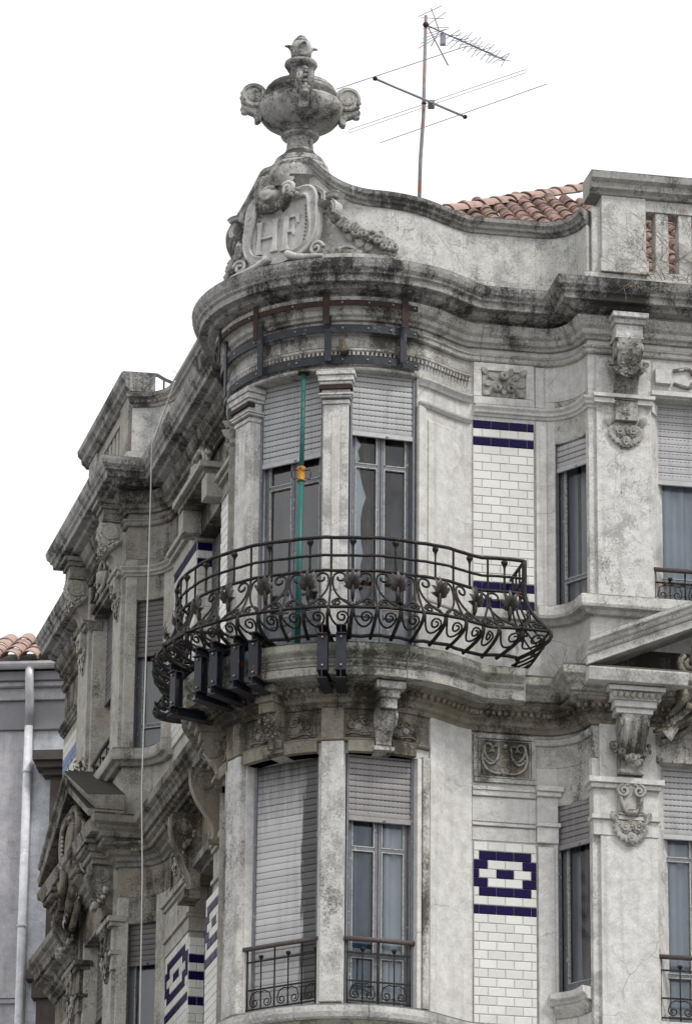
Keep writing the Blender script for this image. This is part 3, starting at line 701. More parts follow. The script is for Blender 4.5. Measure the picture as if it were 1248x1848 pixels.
def console(f, ac, n, zt, h, wd, mat, flip=1, proj=.34, ribs=0, studs=True, name='console_bracket'):
    """scrolled console: S shaped side profile, side volutes"""
    m = MB(); prof = []
    pr = [(0, 0), (.0, .02)]
    pts = bz((proj, 0), (proj * 1.12, -.35 * h), (proj * .62, -.55 * h), (proj * .42, -.72 * h), 10) + bz((proj * .42, -.72 * h), (proj * .3, -.86 * h), (proj * .3, -.93 * h), (proj * .44, -h), 6)[1:]
    outl = [(0, 0)] + pts + [(0, -h)]
    m.prism([[f(ac - wd / 2, n + o, zt + z) for o, z in outl], [f(ac + wd / 2, n + o, zt + z) for o, z in outl]])
    c = part(name, m, mat, bld, bevel=.006)
    v = MB()
    for sg in (-1, 1):
        a = ac + sg * (wd / 2 + .006); sp = [(proj * .62 + (.115 * (1 - .85 * t)) * math.cos(-.3 + 2 * math.pi * 1.7 * t), zt - .15 * h - .02 + (.115 * (1 - .85 * t)) * math.sin(-.3 + 2 * math.pi * 1.7 * t)) for t in [i / 26 for i in range(27)]]
        v.tube([f(a, n + o, z) for o, z in sp], .017, 6)
        v.prism([[f(a - sg * .004, n + proj * .62 + .105 * math.cos(q), zt - .15 * h - .02 + .105 * math.sin(q)) for q in [k * math.pi / 8 for k in range(16)]],
                 [f(a + sg * .012, n + proj * .62 + .105 * math.cos(q), zt - .15 * h - .02 + .105 * math.sin(q)) for q in [k * math.pi / 8 for k in range(16)]]])
    part('volute', v, mat, c)
    if ribs:
        v = MB()
        for k in range(ribs):
            a = ac - wd / 2 + wd * (k + .5) / ribs
            v.tube([f(a, n + o + .004, zt + z) for o, z in pts[1:11]], wd / ribs * .3, 6)
        part('rib', v, mat, c)
    if studs:
        for k in (-1, 0, 1):
            for j in range(4 if k else 5):
                i = 1 + 2 * j - (0 if k else 1); o, z = pts[max(0, min(i, 10))]
                place(ME_BERRY, c, f, ac + k * wd * .27, n + o - .01, zt + z, 0, .5, 'stud', flip)
    return c
def garland(f, p0, p1, sag, o, parent, k=9, s=.8, flip=1, fruit=None, bulge=0):
    for i in range(k + 1):
        t = i / k; a = p0[0] + (p1[0] - p0[0]) * t; z = p0[1] + (p1[1] - p0[1]) * t - sag * math.sin(math.pi * t); oo = o + bulge * math.sin(math.pi * t)
        for _ in range(2):
            place(fruit or random.choice((ME_BERRY, ME_BERRY, ME_APPLE)), parent, f, a + random.uniform(-.02, .02), oo - .01 + random.uniform(0, .02), z + random.uniform(-.028, .028), random.uniform(0, 6), s * random.uniform(.75, 1.2), None, flip)
        if i % 2: place(ME_SLEAF, parent, f, a, oo, z, random.uniform(1.5, 4.5), s * .6, None, flip)
def bouquet(f, ac, n, zc, parent_name, mat, flip=1, s=1):
    m = MB(); m.prism([[f(ac + dx * s, n + o, zc + dz * s) for dx, dz in ((-.17, .1), (.17, .1), (.15, -.02), (.05, -.17), (-.05, -.17), (-.15, -.02))] for o in (-.02, .012)])
    p = part(parent_name, m, mat, bld)
    for dx, dz, q in ((-.07, .03, .9), (.08, .04, .95), (0, -.09, .85), (0, .07, .7), (-.13, .06, .6), (.13, .05, .6)): place(ME_ROSE, p, f, ac + dx * s, n + .015, zc + dz * s, random.uniform(0, 6), q * s, None, flip)
    for i in range(11):
        a = math.pi * (1 + i / 10) ; place(ME_SLEAF, p, f, ac + .1 * s * math.cos(a), n + .01, zc + .04 * s + .1 * s * math.sin(a) * .9, -(a - math.pi / 2), .8 * s, None, flip)
    for dx, dz in ((-.15, .09), (.15, .09)): place(ME_SLEAF, p, f, ac + dx * s, n + .01, zc + dz * s, (1 if dx < 0 else -1) * -.6, 1.0 * s, None, flip)
    return p
def upper_console(f, ac, n, mat, morn, flip=1):
    bx('console_cap', f, ac - .20, ac + .20, n, n + .36, 21.56, 21.618, mat); bx('console_cap', f, ac - .175, ac + .175, n, n + .31, 21.50, 21.56, mat)
    bx('console_block', f, ac - .15, ac + .15, n, n + .28, 21.36, 21.50, mat); bx('console_block', f, ac - .16, ac + .16, n, n + .29, 21.335, 21.36, mat)
    c = console(f, ac, n, 21.335, .66, .26, morn, flip, .30)
    wv = MB(); wv.tube([f(ac - .19 * math.cos(q), n + .06 + .19 * math.sin(q), 21.10 - .15 * math.sin(q)) for q in [math.pi * i / 16 for i in range(17)]], [.022 + .03 * math.sin(math.pi * i / 16) for i in range(17)], 8); part('wreath', wv, morn, c)
    for i in range(13):
        q = math.pi * i / 12; e = .03 + .02 * math.sin(q)
        place(ME_BERRY if i in (0, 1, 2, 10, 11, 12) else ME_SLEAF, c, f, ac - .19 * math.cos(q), n + .08 + .19 * math.sin(q) + e * .4, 21.10 - .15 * math.sin(q) + (.015 if i % 2 else -.02), 1.57 + (.6 if i < 6 else -.6), .8, None, flip)
        place(ME_BERRY, c, f, ac - .205 * math.cos(q), n + .09 + .2 * math.sin(q), 21.10 - .15 * math.sin(q) + (-.03 if i % 2 else .03), 0, .7, None, flip)
    q = bx('console_foot', f, ac - .125, ac + .125, n, n + .12, 20.44, 20.66, morn)
    place(ME_ROSE, q, f, ac, n + .12, 20.55, 0, .7, None, flip); place(ME_BERRY, q, f, ac, n + .12, 20.47, 0, .5, None, flip)
    bouquet(f, ac, n + .045, 20.3, 'flower_drop', morn, flip)
upper_console(fR, 2.76, NRp, S_PIL, S_ORN); upper_console(fR, 5.15, NRp, S_PIL, S_ORN)
upper_console(fL, 5.5, NLp, S_LEFT, S_LEFTP, -1); upper_console(fL, 7.62, NLp, S_LEFT, S_LEFTP, -1)
def lower_console(f, ac, n, mat, morn, flip=1):
    for z0, z1, o, e in ((17.26, 17.31, .42, .16), (17.17, 17.26, .37, .12), (17.10, 17.17, .34, .08), (17.04, 17.10, .30, .05)):
        bx('console_cap', f, ac - .15 - e, ac + .15 + e, n, n + o, z0, z1, mat)
    m = MB(); a = ac - .27
    while a < ac + .27:
        for q in (0, ):
            c = Vector(f(a + .03, n + .385, 17.215)); m.ball(c, .032, 1, 1, 1.25, 8, 5)
        a += .068
    part('egg_row', m, morn, bld, kind='stuff')
    c = console(f, ac, n, 17.04, .62, .28, morn, flip, .30, ribs=3, studs=False)
    garland(f, (ac - .2, 16.72), (ac + .2, 16.72), .17, n + .1, c, 9, .85, flip, bulge=.12)
    place(ME_ROSE, c, f, ac, n + .22, 16.54, 0, .8, None, flip)
    # carved mask-like drop with two volutes on the capital below
    p = bx('carved_drop', f, ac - .14, ac + .14, n, n + .09, 16.0, 16.42, morn, bevel=.02)
    v = MB()
    for sg in (-1, 1):
        pts = [(ac + sg * x, z) for x, z in spiral((.085, 16.24), .07, 1.6, math.pi / 2, -1)]; wtube(v, f, pts, n + .11, .02)
        pts = [(ac + sg * x, z) for x, z in bz((.02, 16.32), (.16, 16.3), (.13, 16.1), (.03, 15.98))]; wtube(v, f, pts, n + .1, .022)
        pts = [(ac + sg * x, z) for x, z in bz((.05, 15.98), (.2, 16.05), (.2, 15.9), (.12, 15.86))]; wtube(v, f, pts, n + .08, .02)
    v.ball(Vector(f(ac, n + .12, 16.0)), .05, 1.2, 1, .8)
    part('volute', v, morn, p)
    bouquet(f, ac, n + .06, 15.82, 'flower_drop', morn, flip, .95)
lower_console(fR, 2.76, NRp, S_WALL, S_ORN); lower_console(fR, 5.15, NRp, S_WALL, S_ORN)
lower_console(fL, 5.5, NLp, S_LEFT, S_LEFT, -1); lower_console(fL, 7.62, NLp, S_LEFT, S_LEFT, -1)

# --- cartouche panel over the upper pavilion window
def cart_panel(f, a0, a1, n, flip, mat):
    p = bx('overdoor_panel', f, a0 + .02, a1 - .02, n - .1, n + .03, 20.87, 21.2, mat)
    bx('lintel_moulding', f, a0 + .0, a1, n - .1, n + .06, 20.80, 20.86, mat)
    bx('keystone_block', f, a0 + .04, a0 + .22, n, n + .09, 20.93, 21.10, mat); bx('keystone_block', f, a1 - .22, a1 - .04, n, n + .09, 20.93, 21.10, mat)
    v = MB(); c = (a0 + a1) / 2
    for sg in (-1, 1):
        k = c + sg * .32
        for z, dd in ((21.1, 1), (20.95, -1)):
            pts = [(c + sg * x, zz) for x, zz in [(.62, z), (.5, z + .03 * dd)] + bz((.5, z + .03 * dd), (.42, z + .06 * dd), (.38, z - .02 * dd), (.42, z - .03 * dd), 6)]; wtube(v, f, pts, n + .05, .018)
        pts = [(c + sg * x, zz) for x, zz in bz((.0, 21.24), (.2, 21.24), (.16, 21.1), (.26, 21.02)) + bz((.26, 21.02), (.2, 20.9), (.1, 20.88), (.0, 20.9))]; wtube(v, f, pts, n + .07, .026)
        pts = [(c + sg * x, zz) for x, zz in spiral((.33, 21.12), .06, 1.4, math.pi, -1)]; wtube(v, f, pts, n + .06, .018)
    v.ball(Vector(f(c, n + .03, 21.06)), .12, 1, 1, 1)
    part('scroll', v, S_ORN if flip > 0 else S_LEFTP, p)
    for dx in (-.12, .12, 0): place(ME_ROSE, p, f, c + dx, n + .06, 20.92, 0, .6, None, flip)
cart_panel(fR, 3.06, 4.8, NRp - .02, 1, S_WALL); cart_panel(fL, 5.8, 7.25, NLp - .02, -1, S_LEFT)

# --- middle cornice with the balcony slab
mcorn = [(-.1, 17.17), (.06, 17.17), (.08, 17.2), (.24, 17.22), (.25, 17.26), (.29, 17.27), (.30, 17.33), (.33, 17.36), (.34, 17.39), (.39, 17.42), (.40, 17.50), (.38, 17.53), (-.1, 17.62)]
def mmat(t): return S_LEFT if t < KS.st['Ls'] else (S_CRUST if t > KS.st['Rs'] + 1.0 else S_SLAB)
t_bal0, t_bal1 = K.near(PL(1.15, NLm)), K.near(PR(1.66, NRm))
part('middle_cornice', sweep(KS, 0, KS.near(PL(1.25, NLm)), mcorn), S_LEFT, bld, bevel=.006)
part('middle_cornice', sweep(KS, KS.near(PR(1.6, NRm)), KS.near(PR(6.1, NRp)), mcorn), S_SLAB, bld, bevel=.006)
slab = [(-.1, 17.2), (.30, 17.215), (.445, 17.22), (.45, 17.31), (.415, 17.325), (.41, 17.345), (.44, 17.375), (.45, 17.40), (.42, 17.415), (.43, 17.44), (.475, 17.475), (.485, 17.49), (.485, 17.565), (.46, 17.58), (-.1, 17.60)]
blocks('balcony_slab', K, t_bal0, t_bal1, slab, S_SLAB, bld, 1.15, gap=.004, brk=[tB(K, 20)])
m = MB(); m.box(K.f, t_bal1 - .003, t_bal1 + .02, -.05, .40, 17.22, 17.5); part('slab_return', m, S_SLAB, bld, bevel=.004)
# soffit mouldings, egg rows and frieze below the slab
sub = [(-.1, 16.98), (.03, 16.98), (.05, 17.02), (.09, 17.04), (.1, 17.08), (.15, 17.1), (.17, 17.15), (.26, 17.19), (.28, 17.222), (-.1, 17.222)]
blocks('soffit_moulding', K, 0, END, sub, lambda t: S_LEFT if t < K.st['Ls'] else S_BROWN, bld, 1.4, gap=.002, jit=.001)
m = MB(); t = K.st['Lp'] + .2
while t < K.near(PR(6, NRp)):
    p = K.f(t, .20, 17.145); m.ball(p, .03, 1, 1, 1.2, 6, 4); t += .072
part('egg_row', m, S_BROWN, bld, kind='stuff')
course('frieze_fillet', K, tB(K, -96), tB(K, 40) - .03, [(-.1, 16.62), (.035, 16.62), (.05, 16.64), (.05, 16.66), (-.1, 16.67)], S_BROWN, 2, jit=0)
course('frieze_fillet', K, K.st['Rs'] + .68, K.st['Rp'], [(-.1, 16.86), (.03, 16.86), (.05, 16.9), (.05, 16.93), (-.1, 16.93)], S_FRZ, 2, jit=0)
# bay frieze: lintel blocks, consoles, scroll carving
for a0, a1 in ((-52, -13), (-.5, 31), (-96, -65)):
    c = (a0 + a1) / 2
    bx('lintel_block', fB, a0 + .5, c - 4, 1.2, 1.42, 16.5, 16.63, S_BROWN, na=5); bx('lintel_block', fB, c + 4, a1 - .5, 1.2, 1.42, 16.5, 16.63, S_BROWN, na=5)
    ch = chord(PB(c - 3.6, 1.36), PB(c + 3.6, 1.36)); w2 = ch.L / 2
    for e, z0, z1, o in ((.16, 17.12, 17.2, .36), (.11, 17.04, 17.12, .30), (.09, 16.93, 17.04, .26)): bx('console_cap', ch, w2 - e, w2 + e, -.05, o, z0, z1, S_FRZ if a0 > -5 else S_BROWN)
    cc = console(ch, w2, 0, 16.93, .37, .17, S_FRZ if a0 > -5 else S_BROWN, 1, .20, studs=True)
    bx('console_foot', ch, w2 - .11, w2 + .11, -.1, .1, 16.515, 16.56, S_FRZ if a0 > -5 else S_BROWN)
    sc_ = MB()
    for sg in (-1, 1):
        for (x, z, r_, st, dr) in ((8, 16.85, .055, 0, 1), (13.5, 16.8, .045, 3, -1)):
            pts = [(c + sg * x + sg * (px) / RB * 57.3, z + pz) for px, pz in spiral((0, 0), r_, 1.7, st, dr)]; wtube(sc_, fB, pts, 1.375, .013)
        pts = [(c + sg * x, z) for x, z in bz((5, 16.72), (9, 16.66), (12, 16.76), (16, 16.7), 8)]; wtube(sc_, fB, pts, 1.375, .016)
        pts = [(c + sg * x, z) for x, z in bz((7, 16.88), (10, 16.95), (12, 16.84), (14.5, 16.86), 8)]; wtube(sc_, fB, pts, 1.375, .013)
    fp = bx('frieze_panel', fB, a0 + 1.5, a1 - 1.5, 1.3, 1.362, 16.68, 16.95, S_BROWN, na=8); part('scroll', sc_, S_BROWN, fp)
    for sg in (-1, 1): place(ME_ROSE, fp, fB, c + sg * 11, 1.37, 16.78, 0, .45)

# --- sill band of the upper floor, both streets
sill = [(-.1, 18.21), (.06, 18.21), (.09, 18.25), (.14, 18.27), (.15, 18.30), (.15, 18.40), (.13, 18.415), (-.1, 18.44)]
part('sill_band', sweep(K, K.near(PR(1.88, NRm)), END, sill), S_PIL, bld, bevel=.006)
part('sill_band', sweep(K, K.near(PL(7.95, NLp)), K.near(PL(4.55, NLm)), sill), S_LEFTP, bld, bevel=.006)
part('sill_band', sweep(K, 0, K.near(PL(8.6, NLm)), sill), S_LEFTP, bld, bevel=.006)
# lower narrow window sill with hollow below
part('window_sill', sweep(K, tRn0 - .1, tRn1 + .03, [(-.1, 14.0), (.06, 14.0), (.09, 14.04), (.13, 14.06), (.14, 14.13), (-.1, 14.15)]), S_WALL, bld, bevel=.006)
part('sill_bracket', sweep(K, tRn0 - .04, tRn1, [(-.1, 13.88), (.02, 13.88), (.07, 13.97), (.08, 14.0), (-.1, 14.0)]), S_FRZ, bld)
# bay sill ring at the bottom of the picture
blocks('bay_sill', K, K.st['Ls'] - .3, K.st['Rs'] + .1, [(-.1, 13.62), (.10, 13.62), (.125, 13.64), (.14, 13.69), (.14, 13.755), (.12, 13.775), (-.3, 13.80)], S_PAR, bld, .75)
part('sill_shadow_moulding', sweep(K, K.st['Ls'] - .3, K.st['Rs'] + .1, [(-.1, 13.5), (.04, 13.5), (.08, 13.56), (.09, 13.618), (-.1, 13.618)]), S_BROWN, bld)

# --- pediments over the lower pavilion windows
def pediment(f, c, n, half, zb, rise, mat, flip, pk=1.0):
    rp_ = [(0, 0), (.44, 0), (.46, .02), (.46, .045), (.50, .06), (.52, .10), (.56, .12), (.57, .17), (0, .20)]
    rp_ = [(o * pk, z) for o, z in rp_]
    for sg in (-1, 1):
        m = MB(); ed = c + sg * half
        m.prism([[f(ed, n + o, zb + .1 + z) for o, z in rp_], [f(c + sg * .01, n + o, zb + .1 + rise + z) for o, z in rp_]])
        m.prism([[f(ed, n + o, zb + z) for o, z in ((0, 0), (.44, 0), (.45, .1), (0, .1))], [f(c + sg * .01, n + o, zb + rise + z) for o, z in ((0, 0), (.40, 0), (.40, .1), (0, .1))]])
        part('pediment_rake', m, mat, bld, bevel=.006)
        m = MB(); a0, a1 = ed, ed - sg * 1.08
        m.prism([[f(a, n + o, z) for o, z in ((0, 17.32), (.50 * pk, 17.32), (.54 * pk, 17.44), (.54 * pk, 17.46), (0, 17.48))] for a in (min(a0, a1), max(a0, a1))])
        part('pediment_base', m, mat, bld, bevel=.006)
    p = bx('pediment_tympanum', f, c - half + .35, c + half - .35, n - .05, n + .01, 17.3, zb + .35, S_RECESS)
    v = MB()
    for sg in (-1, 1):
        pts = [(c + sg * x, z) for x, z in bz((.08, 17.98), (.5, 18.02), (.62, 17.75), (.42, 17.45), 12) + bz((.42, 17.45), (.3, 17.2), (.5, 17.1), (.62, 17.16), 8)]
        wtube(v, f, pts, n + .34, [.055] * 13 + [.05] * 9, 8)
        pts = [(c + sg * x, z) for x, z in bz((.05, 17.9), (.4, 17.92), (.5, 17.75), (.34, 17.45), 12)]; wtube(v, f, pts, n + .38, .03)
        pts = [(c + sg * x, z) for x, z in bz((.36, 17.3), (.5, 17.0), (.7, 16.95), (.95, 16.88), 10)]; wtube(v, f, pts, n + .22, [.07, .07, .07, .065, .06, .055, .05, .04, .035, .03, .02], 7)
        pts = [(c + sg * x, z) for x, z in spiral((.62, 17.28), .09, 1.5, 2, -1)]; wtube(v, f, pts, n + .28, .03)
    v.prism([[f(c + .38 * math.cos(q), n + .2, 17.62 + .36 * math.sin(q)) for q in [k * math.pi / 9 for k in range(18)]], [f(c + .3 * math.cos(q), n + .36, 17.62 + .28 * math.sin(q)) for q in [k * math.pi / 9 for k in range(18)]]])
    for sg in (-1, 1):
        pts = [(c + sg * x, z) for x, z in bz((.70, 17.42), (.60, 17.28), (.66, 17.12), (.80, 17.05), 10)]; wtube(v, f, pts, n + .3, [.05, .06, .07, .075, .07, .06, .055, .045, .04, .03, .02], 8)
        pts = [(c + sg * x, z) for x, z in spiral((.55, 17.62), .13, 1.6, 1, -1)]; wtube(v, f, pts, n + .3, .035, 7)
        pts = [(c + sg * x, z) for x, z in bz((.5, 17.2), (.45, 17.0), (.6, 16.9), (.85, 16.8), 10)]; wtube(v, f, pts, n + .14, .045, 7)
    part('scroll', v, S_BROWN, p)
    for sg in (-1, 1):
        for q in range(7): place(ME_SLEAF, p, f, c + sg * (.45 + .06 * q), n + .2, 17.35 - .06 * q, sg * (2.2 + .2 * q), 1.5, None, flip)
        for q in range(4): place(ME_ROSE, p, f, c + sg * (.42 + .1 * q), n + .14, 17.12 - .03 * q, q, 1.0, None, flip)
    for i in range(9): place(ME_BERRY, p, f, c - flip * .36 + flip * .0, n + .36, 17.85 - i * .055, 0, .8, None, flip)
pediment(fR, 3.93, NRp, 1.72, 17.5, .74, S_PAR, 1)
pediment(fL, 6.52, NLp, 1.58, 17.5, .75, S_LEFT, -1, .8)

# --- roofline: plinth, parapet, coping, balustrades
plinth = rect(-.22, .05, 22.0, 22.2)
PK = make_path(r=1.32)
ptB = [PK.near(PB(a, 1.32)) for a in (-100, -60, -20, 5, 35)]
prB = [PK.near(PL(5.2, NLp)), PK.near(PL(4.68, NLm)), PK.st['Ls'], PK.near(PB(-60, 1.32)), PK.near(PB(0, 1.32)), PK.near(PB(22, 1.32)), PK.st['Rs'] - .1, PK.near(PR(1.9, NRm))]
t0p, t1p = PK.near(PL(5.17, NLp)), PK.st['Rp']
blocks('parapet_plinth', PK, PK.near(PL(7.98, NLp)), PK.t[-1], plinth, S_PAR, bld, 9, brk=prB)
blocks('parapet_plinth', PK, 0, PK.near(PL(8.6, NLm)), plinth, S_LEFT, bld, 9)
def ptop(t):
    """height of the parapet top along the wall: it climbs to the urn on the bay's middle"""
    p, n, d = PK.at(t); q = p - B; ang = math.degrees(math.atan2(q.x, -q.y))
    if t < PK.st['B0'] - .3 or t > PK.st['B1'] + .3: return 22.78
    x = abs(ang + 32.65)
    if x < 13: return 23.20
    if x < 44: u = (x - 13) / 31; return 23.20 - .42 * (1 - (1 - u) ** 2.3)
    return 22.78
cuts = [t0p] + [b for b in prB if t0p < b < t1p] + [t1p]
cop = [(-.26, 0), (.02, 0), (.03, .035), (.06, .05), (.065, .08), (.10, .11), (.105, .155), (.08, .17), (-.26, .18)]
for a, b in zip(cuts, cuts[1:]):
    n = max(2, int((b - a) / .05)); ts = [a + .001 + (b - a - .002) * i / n for i in range(n + 1)]
    m = MB(); m.prism([[PK.f(t, -.2, 22.2), PK.f(t, 0.0, 22.2), PK.f(t, 0.0, ptop(t)), PK.f(t, -.2, ptop(t))] for t in ts]); part('parapet_panel', m, S_PAR, bld)
    m = MB(); m.prism([[PK.f(t, o, ptop(t) + z) for o, z in cop] for t in ts]); part('parapet_coping', m, S_COP, bld, bevel=.004)
def balustrade(f_, s0, s1, n, mat, flip, count, mc=S_COP, dz=0):
    f = lambda a, o, z: f_(a, o, z + (dz if z > 22.5 else 0))
    bx('pedestal', f, s0 + .10, s0 + .6, n - .25, n + .06, 22.2, 23.12, mat); bx('pedestal_strip', f, s0, s0 + .1, n - .2, n + .0, 22.2, 23.0, mat); bx('pedestal_base', f, s0 + .08, s0 + .62, n - .25, n + .085, 22.2, 22.36, mat)
    bx('pedestal', f, s1 - .6, s1 - .1, n - .25, n + .06, 22.2, 23.12, mat)
    bx('balustrade_rail', f, s0 + .6, s1 - .6, n - .2, n + .03, 22.98, 23.12, mat); bx('balustrade_foot', f, s0 + .6, s1 - .6, n - .2, n + .03, 22.2, 22.26, mat)
    for i in range(count):
        a = s0 + .6 + (s1 - s0 - 1.2) * (i + .72) / (count + .45)
        bx('baluster', f, a - .075, a + .075, n - .15, n + .015, 22.26, 22.98, mat, bevel=.006)
    pr = [(-.24, 23.12), (.07, 23.12), (.09, 23.15), (.13, 23.18), (.14, 23.24), (.18, 23.28), (.19, 23.35), (.16, 23.375), (-.24, 23.39)]
    e = .04; m = MB(); m.prism([[f(a, n + o, z) for o, z in pr] for a in (s0 - e, s1 + e)]); part('balustrade_coping', m, mc, bld, bevel=.006)
balustrade(fR, 2.42, 5.6, NRp, S_PAR, 1, 7); balustrade(fL, 5.25, 7.95, NLp - .05, S_LEFTP, -1, 6, dz=-.12)
m = MB()
for f, s, n in ((fR, 2.36, NRp), (fL, 4.95, NLp)):
    pass

# --- windows and shutters
def slat_mesh(name, L, h, mat):
    m = MB(); pr = [(.001, 0), (-.003, h * .05), (-.005, h * .3), (-.005, h * .65), (-.003, h * .9), (.001, h * .95), (.005, h), (.005, 0)]
    m.prism([[(x, y, z) for y, z in pr] for x in (0, L)]); return m.mesh(name, mat)
def fmat(f, a, o, z):
    c = Vector(f(a, o, z)); d, n = f.d, -f.n; return Matrix(((d.x, n.x, 0, c.x), (d.y, n.y, 0, c.y), (0, 0, 1, c.z), (0, 0, 0, 1)))
def shutter(f, a0, a1, o, ztop, zbot, mat, pitch=.064, label=None):
    gz = 18.28 if ztop < 20.8 and ztop > 17 else (17.62 if ztop > 17 else 13.8)
    m = MB(); m.box(f, a0, a0 + .022, o - .02, o + .025, gz, ztop); m.box(f, a1 - .022, a1, o - .02, o + .025, gz, ztop); m.box(f, a0, a1, o - .02, o - .008, zbot + .05, ztop)
    s = part('roller_shutter', m, FRAME, bld, label=label)
    L = a1 - a0 - .05; h = pitch * .97; me = slat_mesh('slat', L, h, mat); z = zbot + .06
    while z < ztop - pitch * .5:
        part('slat', me, None, s, M=fmat(f, a0 + .025, o + .004 + random.uniform(-.0015, .0015), z) @ Matrix.Rotation(random.uniform(-.0022, .0022), 4, 'Y') @ Matrix.Rotation(random.uniform(-.015, .015), 4, 'X')); z += pitch
    m = MB(); m.box(f, a0 + .02, a1 - .02, o - .008, o + .02, zbot, zbot + .055); m.ball(Vector(f((a0 + a1) / 2 + .05, o + .03, zbot + .02)), .014); part('bottom_bar', m, BAR[mat.name], s, bevel=.004)
    return s
def window(f, a0, a1, o, z0, z1, transom=None, leaves=2, low=None, curt=None, room=None, gl=GLASS, white=FRAMEW, fr=.04, kick=0, label=None):
    m = MB(); d0, d1 = o - .05, o
    m.box(f, a0, a0 + fr, d0, d1, z0, z1); m.box(f, a1 - fr, a1, d0, d1, z0, z1); m.box(f, a0 + fr, a1 - fr, d0, d1, z1 - fr, z1); m.box(f, a0 + fr, a1 - fr, d0, d1, z0, z0 + fr)
    wn_ = part('window', m, FRAME, bld, bevel=.004, label=label)
    W = (a1 - a0 - 2 * fr) / leaves
    for i in range(leaves):
        b0 = a0 + fr + W * i + .003; b1 = b0 + W - .006; st = .036
        m = MB(); e0, e1 = o - .045, o + .012; zz0 = z0 + fr + .003; zz1 = z1 - fr - .003
        m.box(f, b0, b0 + st, e0, e1, zz0, zz1); m.box(f, b1 - st, b1, e0, e1, zz0, zz1)
        rails = [(zz0, zz0 + (.5 if kick else .07)), (zz1 - .05, zz1)]
        if transom: rails.append((transom - .018, transom + .018))
        if low: rails.append((low - .018, low + .018))
        rails.sort()
        for r0_, r1_ in rails: m.box(f, b0 + st, b1 - st, e0, e1 - .002, r0_, r1_)
        if kick:
            m.box(f, b0 + st, b1 - st, e1 - .002, e1 + .012, zz0 + .4, zz0 + .44); m.box(f, b0 + st + .03, b1 - st - .03, e1 - .002, e1 + .006, zz0 + .08, zz0 + .34)
        part('sash', m, FRAME, wn_, bevel=.003)
        for (r0_, r1_), (r2, r3) in zip(rails, rails[1:]):
            if r2 - r1_ < .03: continue
            m = MB(); m.add([f(b0 + st, o - .02, r1_), f(b1 - st, o - .02, r1_), f(b1 - st, o - .02, r2), f(b0 + st, o - .02, r2)], [(0, 1, 2, 3)]); part('pane', m, gl, wn_)
            m = MB(); bw = .009
            m.box(f, b0 + st, b0 + st + bw, o - .018, o + .016, r1_, r2); m.box(f, b1 - st - bw, b1 - st, o - .018, o + .016, r1_, r2)
            m.box(f, b0 + st + bw, b1 - st - bw, o - .018, o + .015, r1_, r1_ + bw); m.box(f, b0 + st + bw, b1 - st - bw, o - .018, o + .015, r2 - bw, r2); part('glazing_bead', m, white, wn_)
    if curt:
        for (c0, c1, mat, dep) in curt:
            m = MB(); N = max(8, int((c1 - c0) / .02)); rows = []
            for z in (z0 + .05, (z0 + z1) / 2, z1):
                rows.append([f(c0 + (c1 - c0) * i / N, o - dep + .034 * math.sin(i * .75 + .6 * math.sin(i * .33)), z) for i in range(N + 1)])
            m.grid(rows); part('curtain', m, mat, wn_)
    return wn_
def wch(a0, a1, r): return chord(PB(a0, r), PB(a1, r))
RI = 1.2
# upper bay
c = wch(-1.0, 32, 1.27); shutter(c, .0, c.L, .035, 20.83, 20.09, SL_GREY); window(c, .0, c.L, -.03, 17.62, 20.7, transom=19.78, kick=1, curt=[(.2, .29, ROOMR, .12)])
c = wch(-52, -13, RI); shutter(c, .0, c.L, .035, 20.83, 19.88, SL_GREY); window(c, .0, c.L, -.03, 17.62, 20.5, transom=19.66, kick=1, curt=[(.05, .3, CURT_G, .3)], low=None, gl=glass_mat('grey_reflecting_glass', .06, (.6, .6, .62), .13))
c = wch(-96, -65, RI); shutter(c, .0, c.L, .035, 20.83, 19.7, SL_DARK); window(c, .0, c.L, -.03, 17.62, 20.5, transom=19.6, kick=1)
tp = chord(PB(-1, 1.27), PB(32, 1.27)); m = MB(); jag = [(.165 + .03 * math.sin(i * 1.3) + random.uniform(-.012, .02), 18.0 + i * .13) for i in range(14)]
m.prism([[tp(a, o, z) for a, z in [(.03, 18.0), *jag, (.13, 19.76), (.03, 19.8)]] for o in (-.062, -.058)]); part('sky_reflection_sheet', m, CURT_W, bld)  # jagged white sheet added to stand in for sky reflected in the pane
m = MB(); m.prism([[tp(a, o, z) for a, z in [(.1, 19.8), (.14, 19.86), (.12, 19.95), (.15, 20.03), (.11, 20.1), (.04, 20.1), (.04, 19.8)]] for o in (-.062, -.058)]); part('sky_reflection_sheet', m, CURT_W, bld)
# lower bay
c = wch(-1.0, 32, 1.27); shutter(c, .0, c.L, .03, 16.52, 15.78, SL_MAUVE); window(c, .0, c.L, -.03, 13.8, 16.4, transom=15.5, low=14.35, curt=[(.04, .34, CURT_D, .07), (.36, .46, CURT_D, .09), (.45, c.L - .05, CURT_W, .08)])
c = wch(-52, -13, RI); shutter(c, .0, c.L, .03, 16.52, 13.84, SL_STAIN, .072)
c = wch(-96, -65, RI); shutter(c, .0, c.L, .03, 16.52, 13.84, SL_DARK, .06)
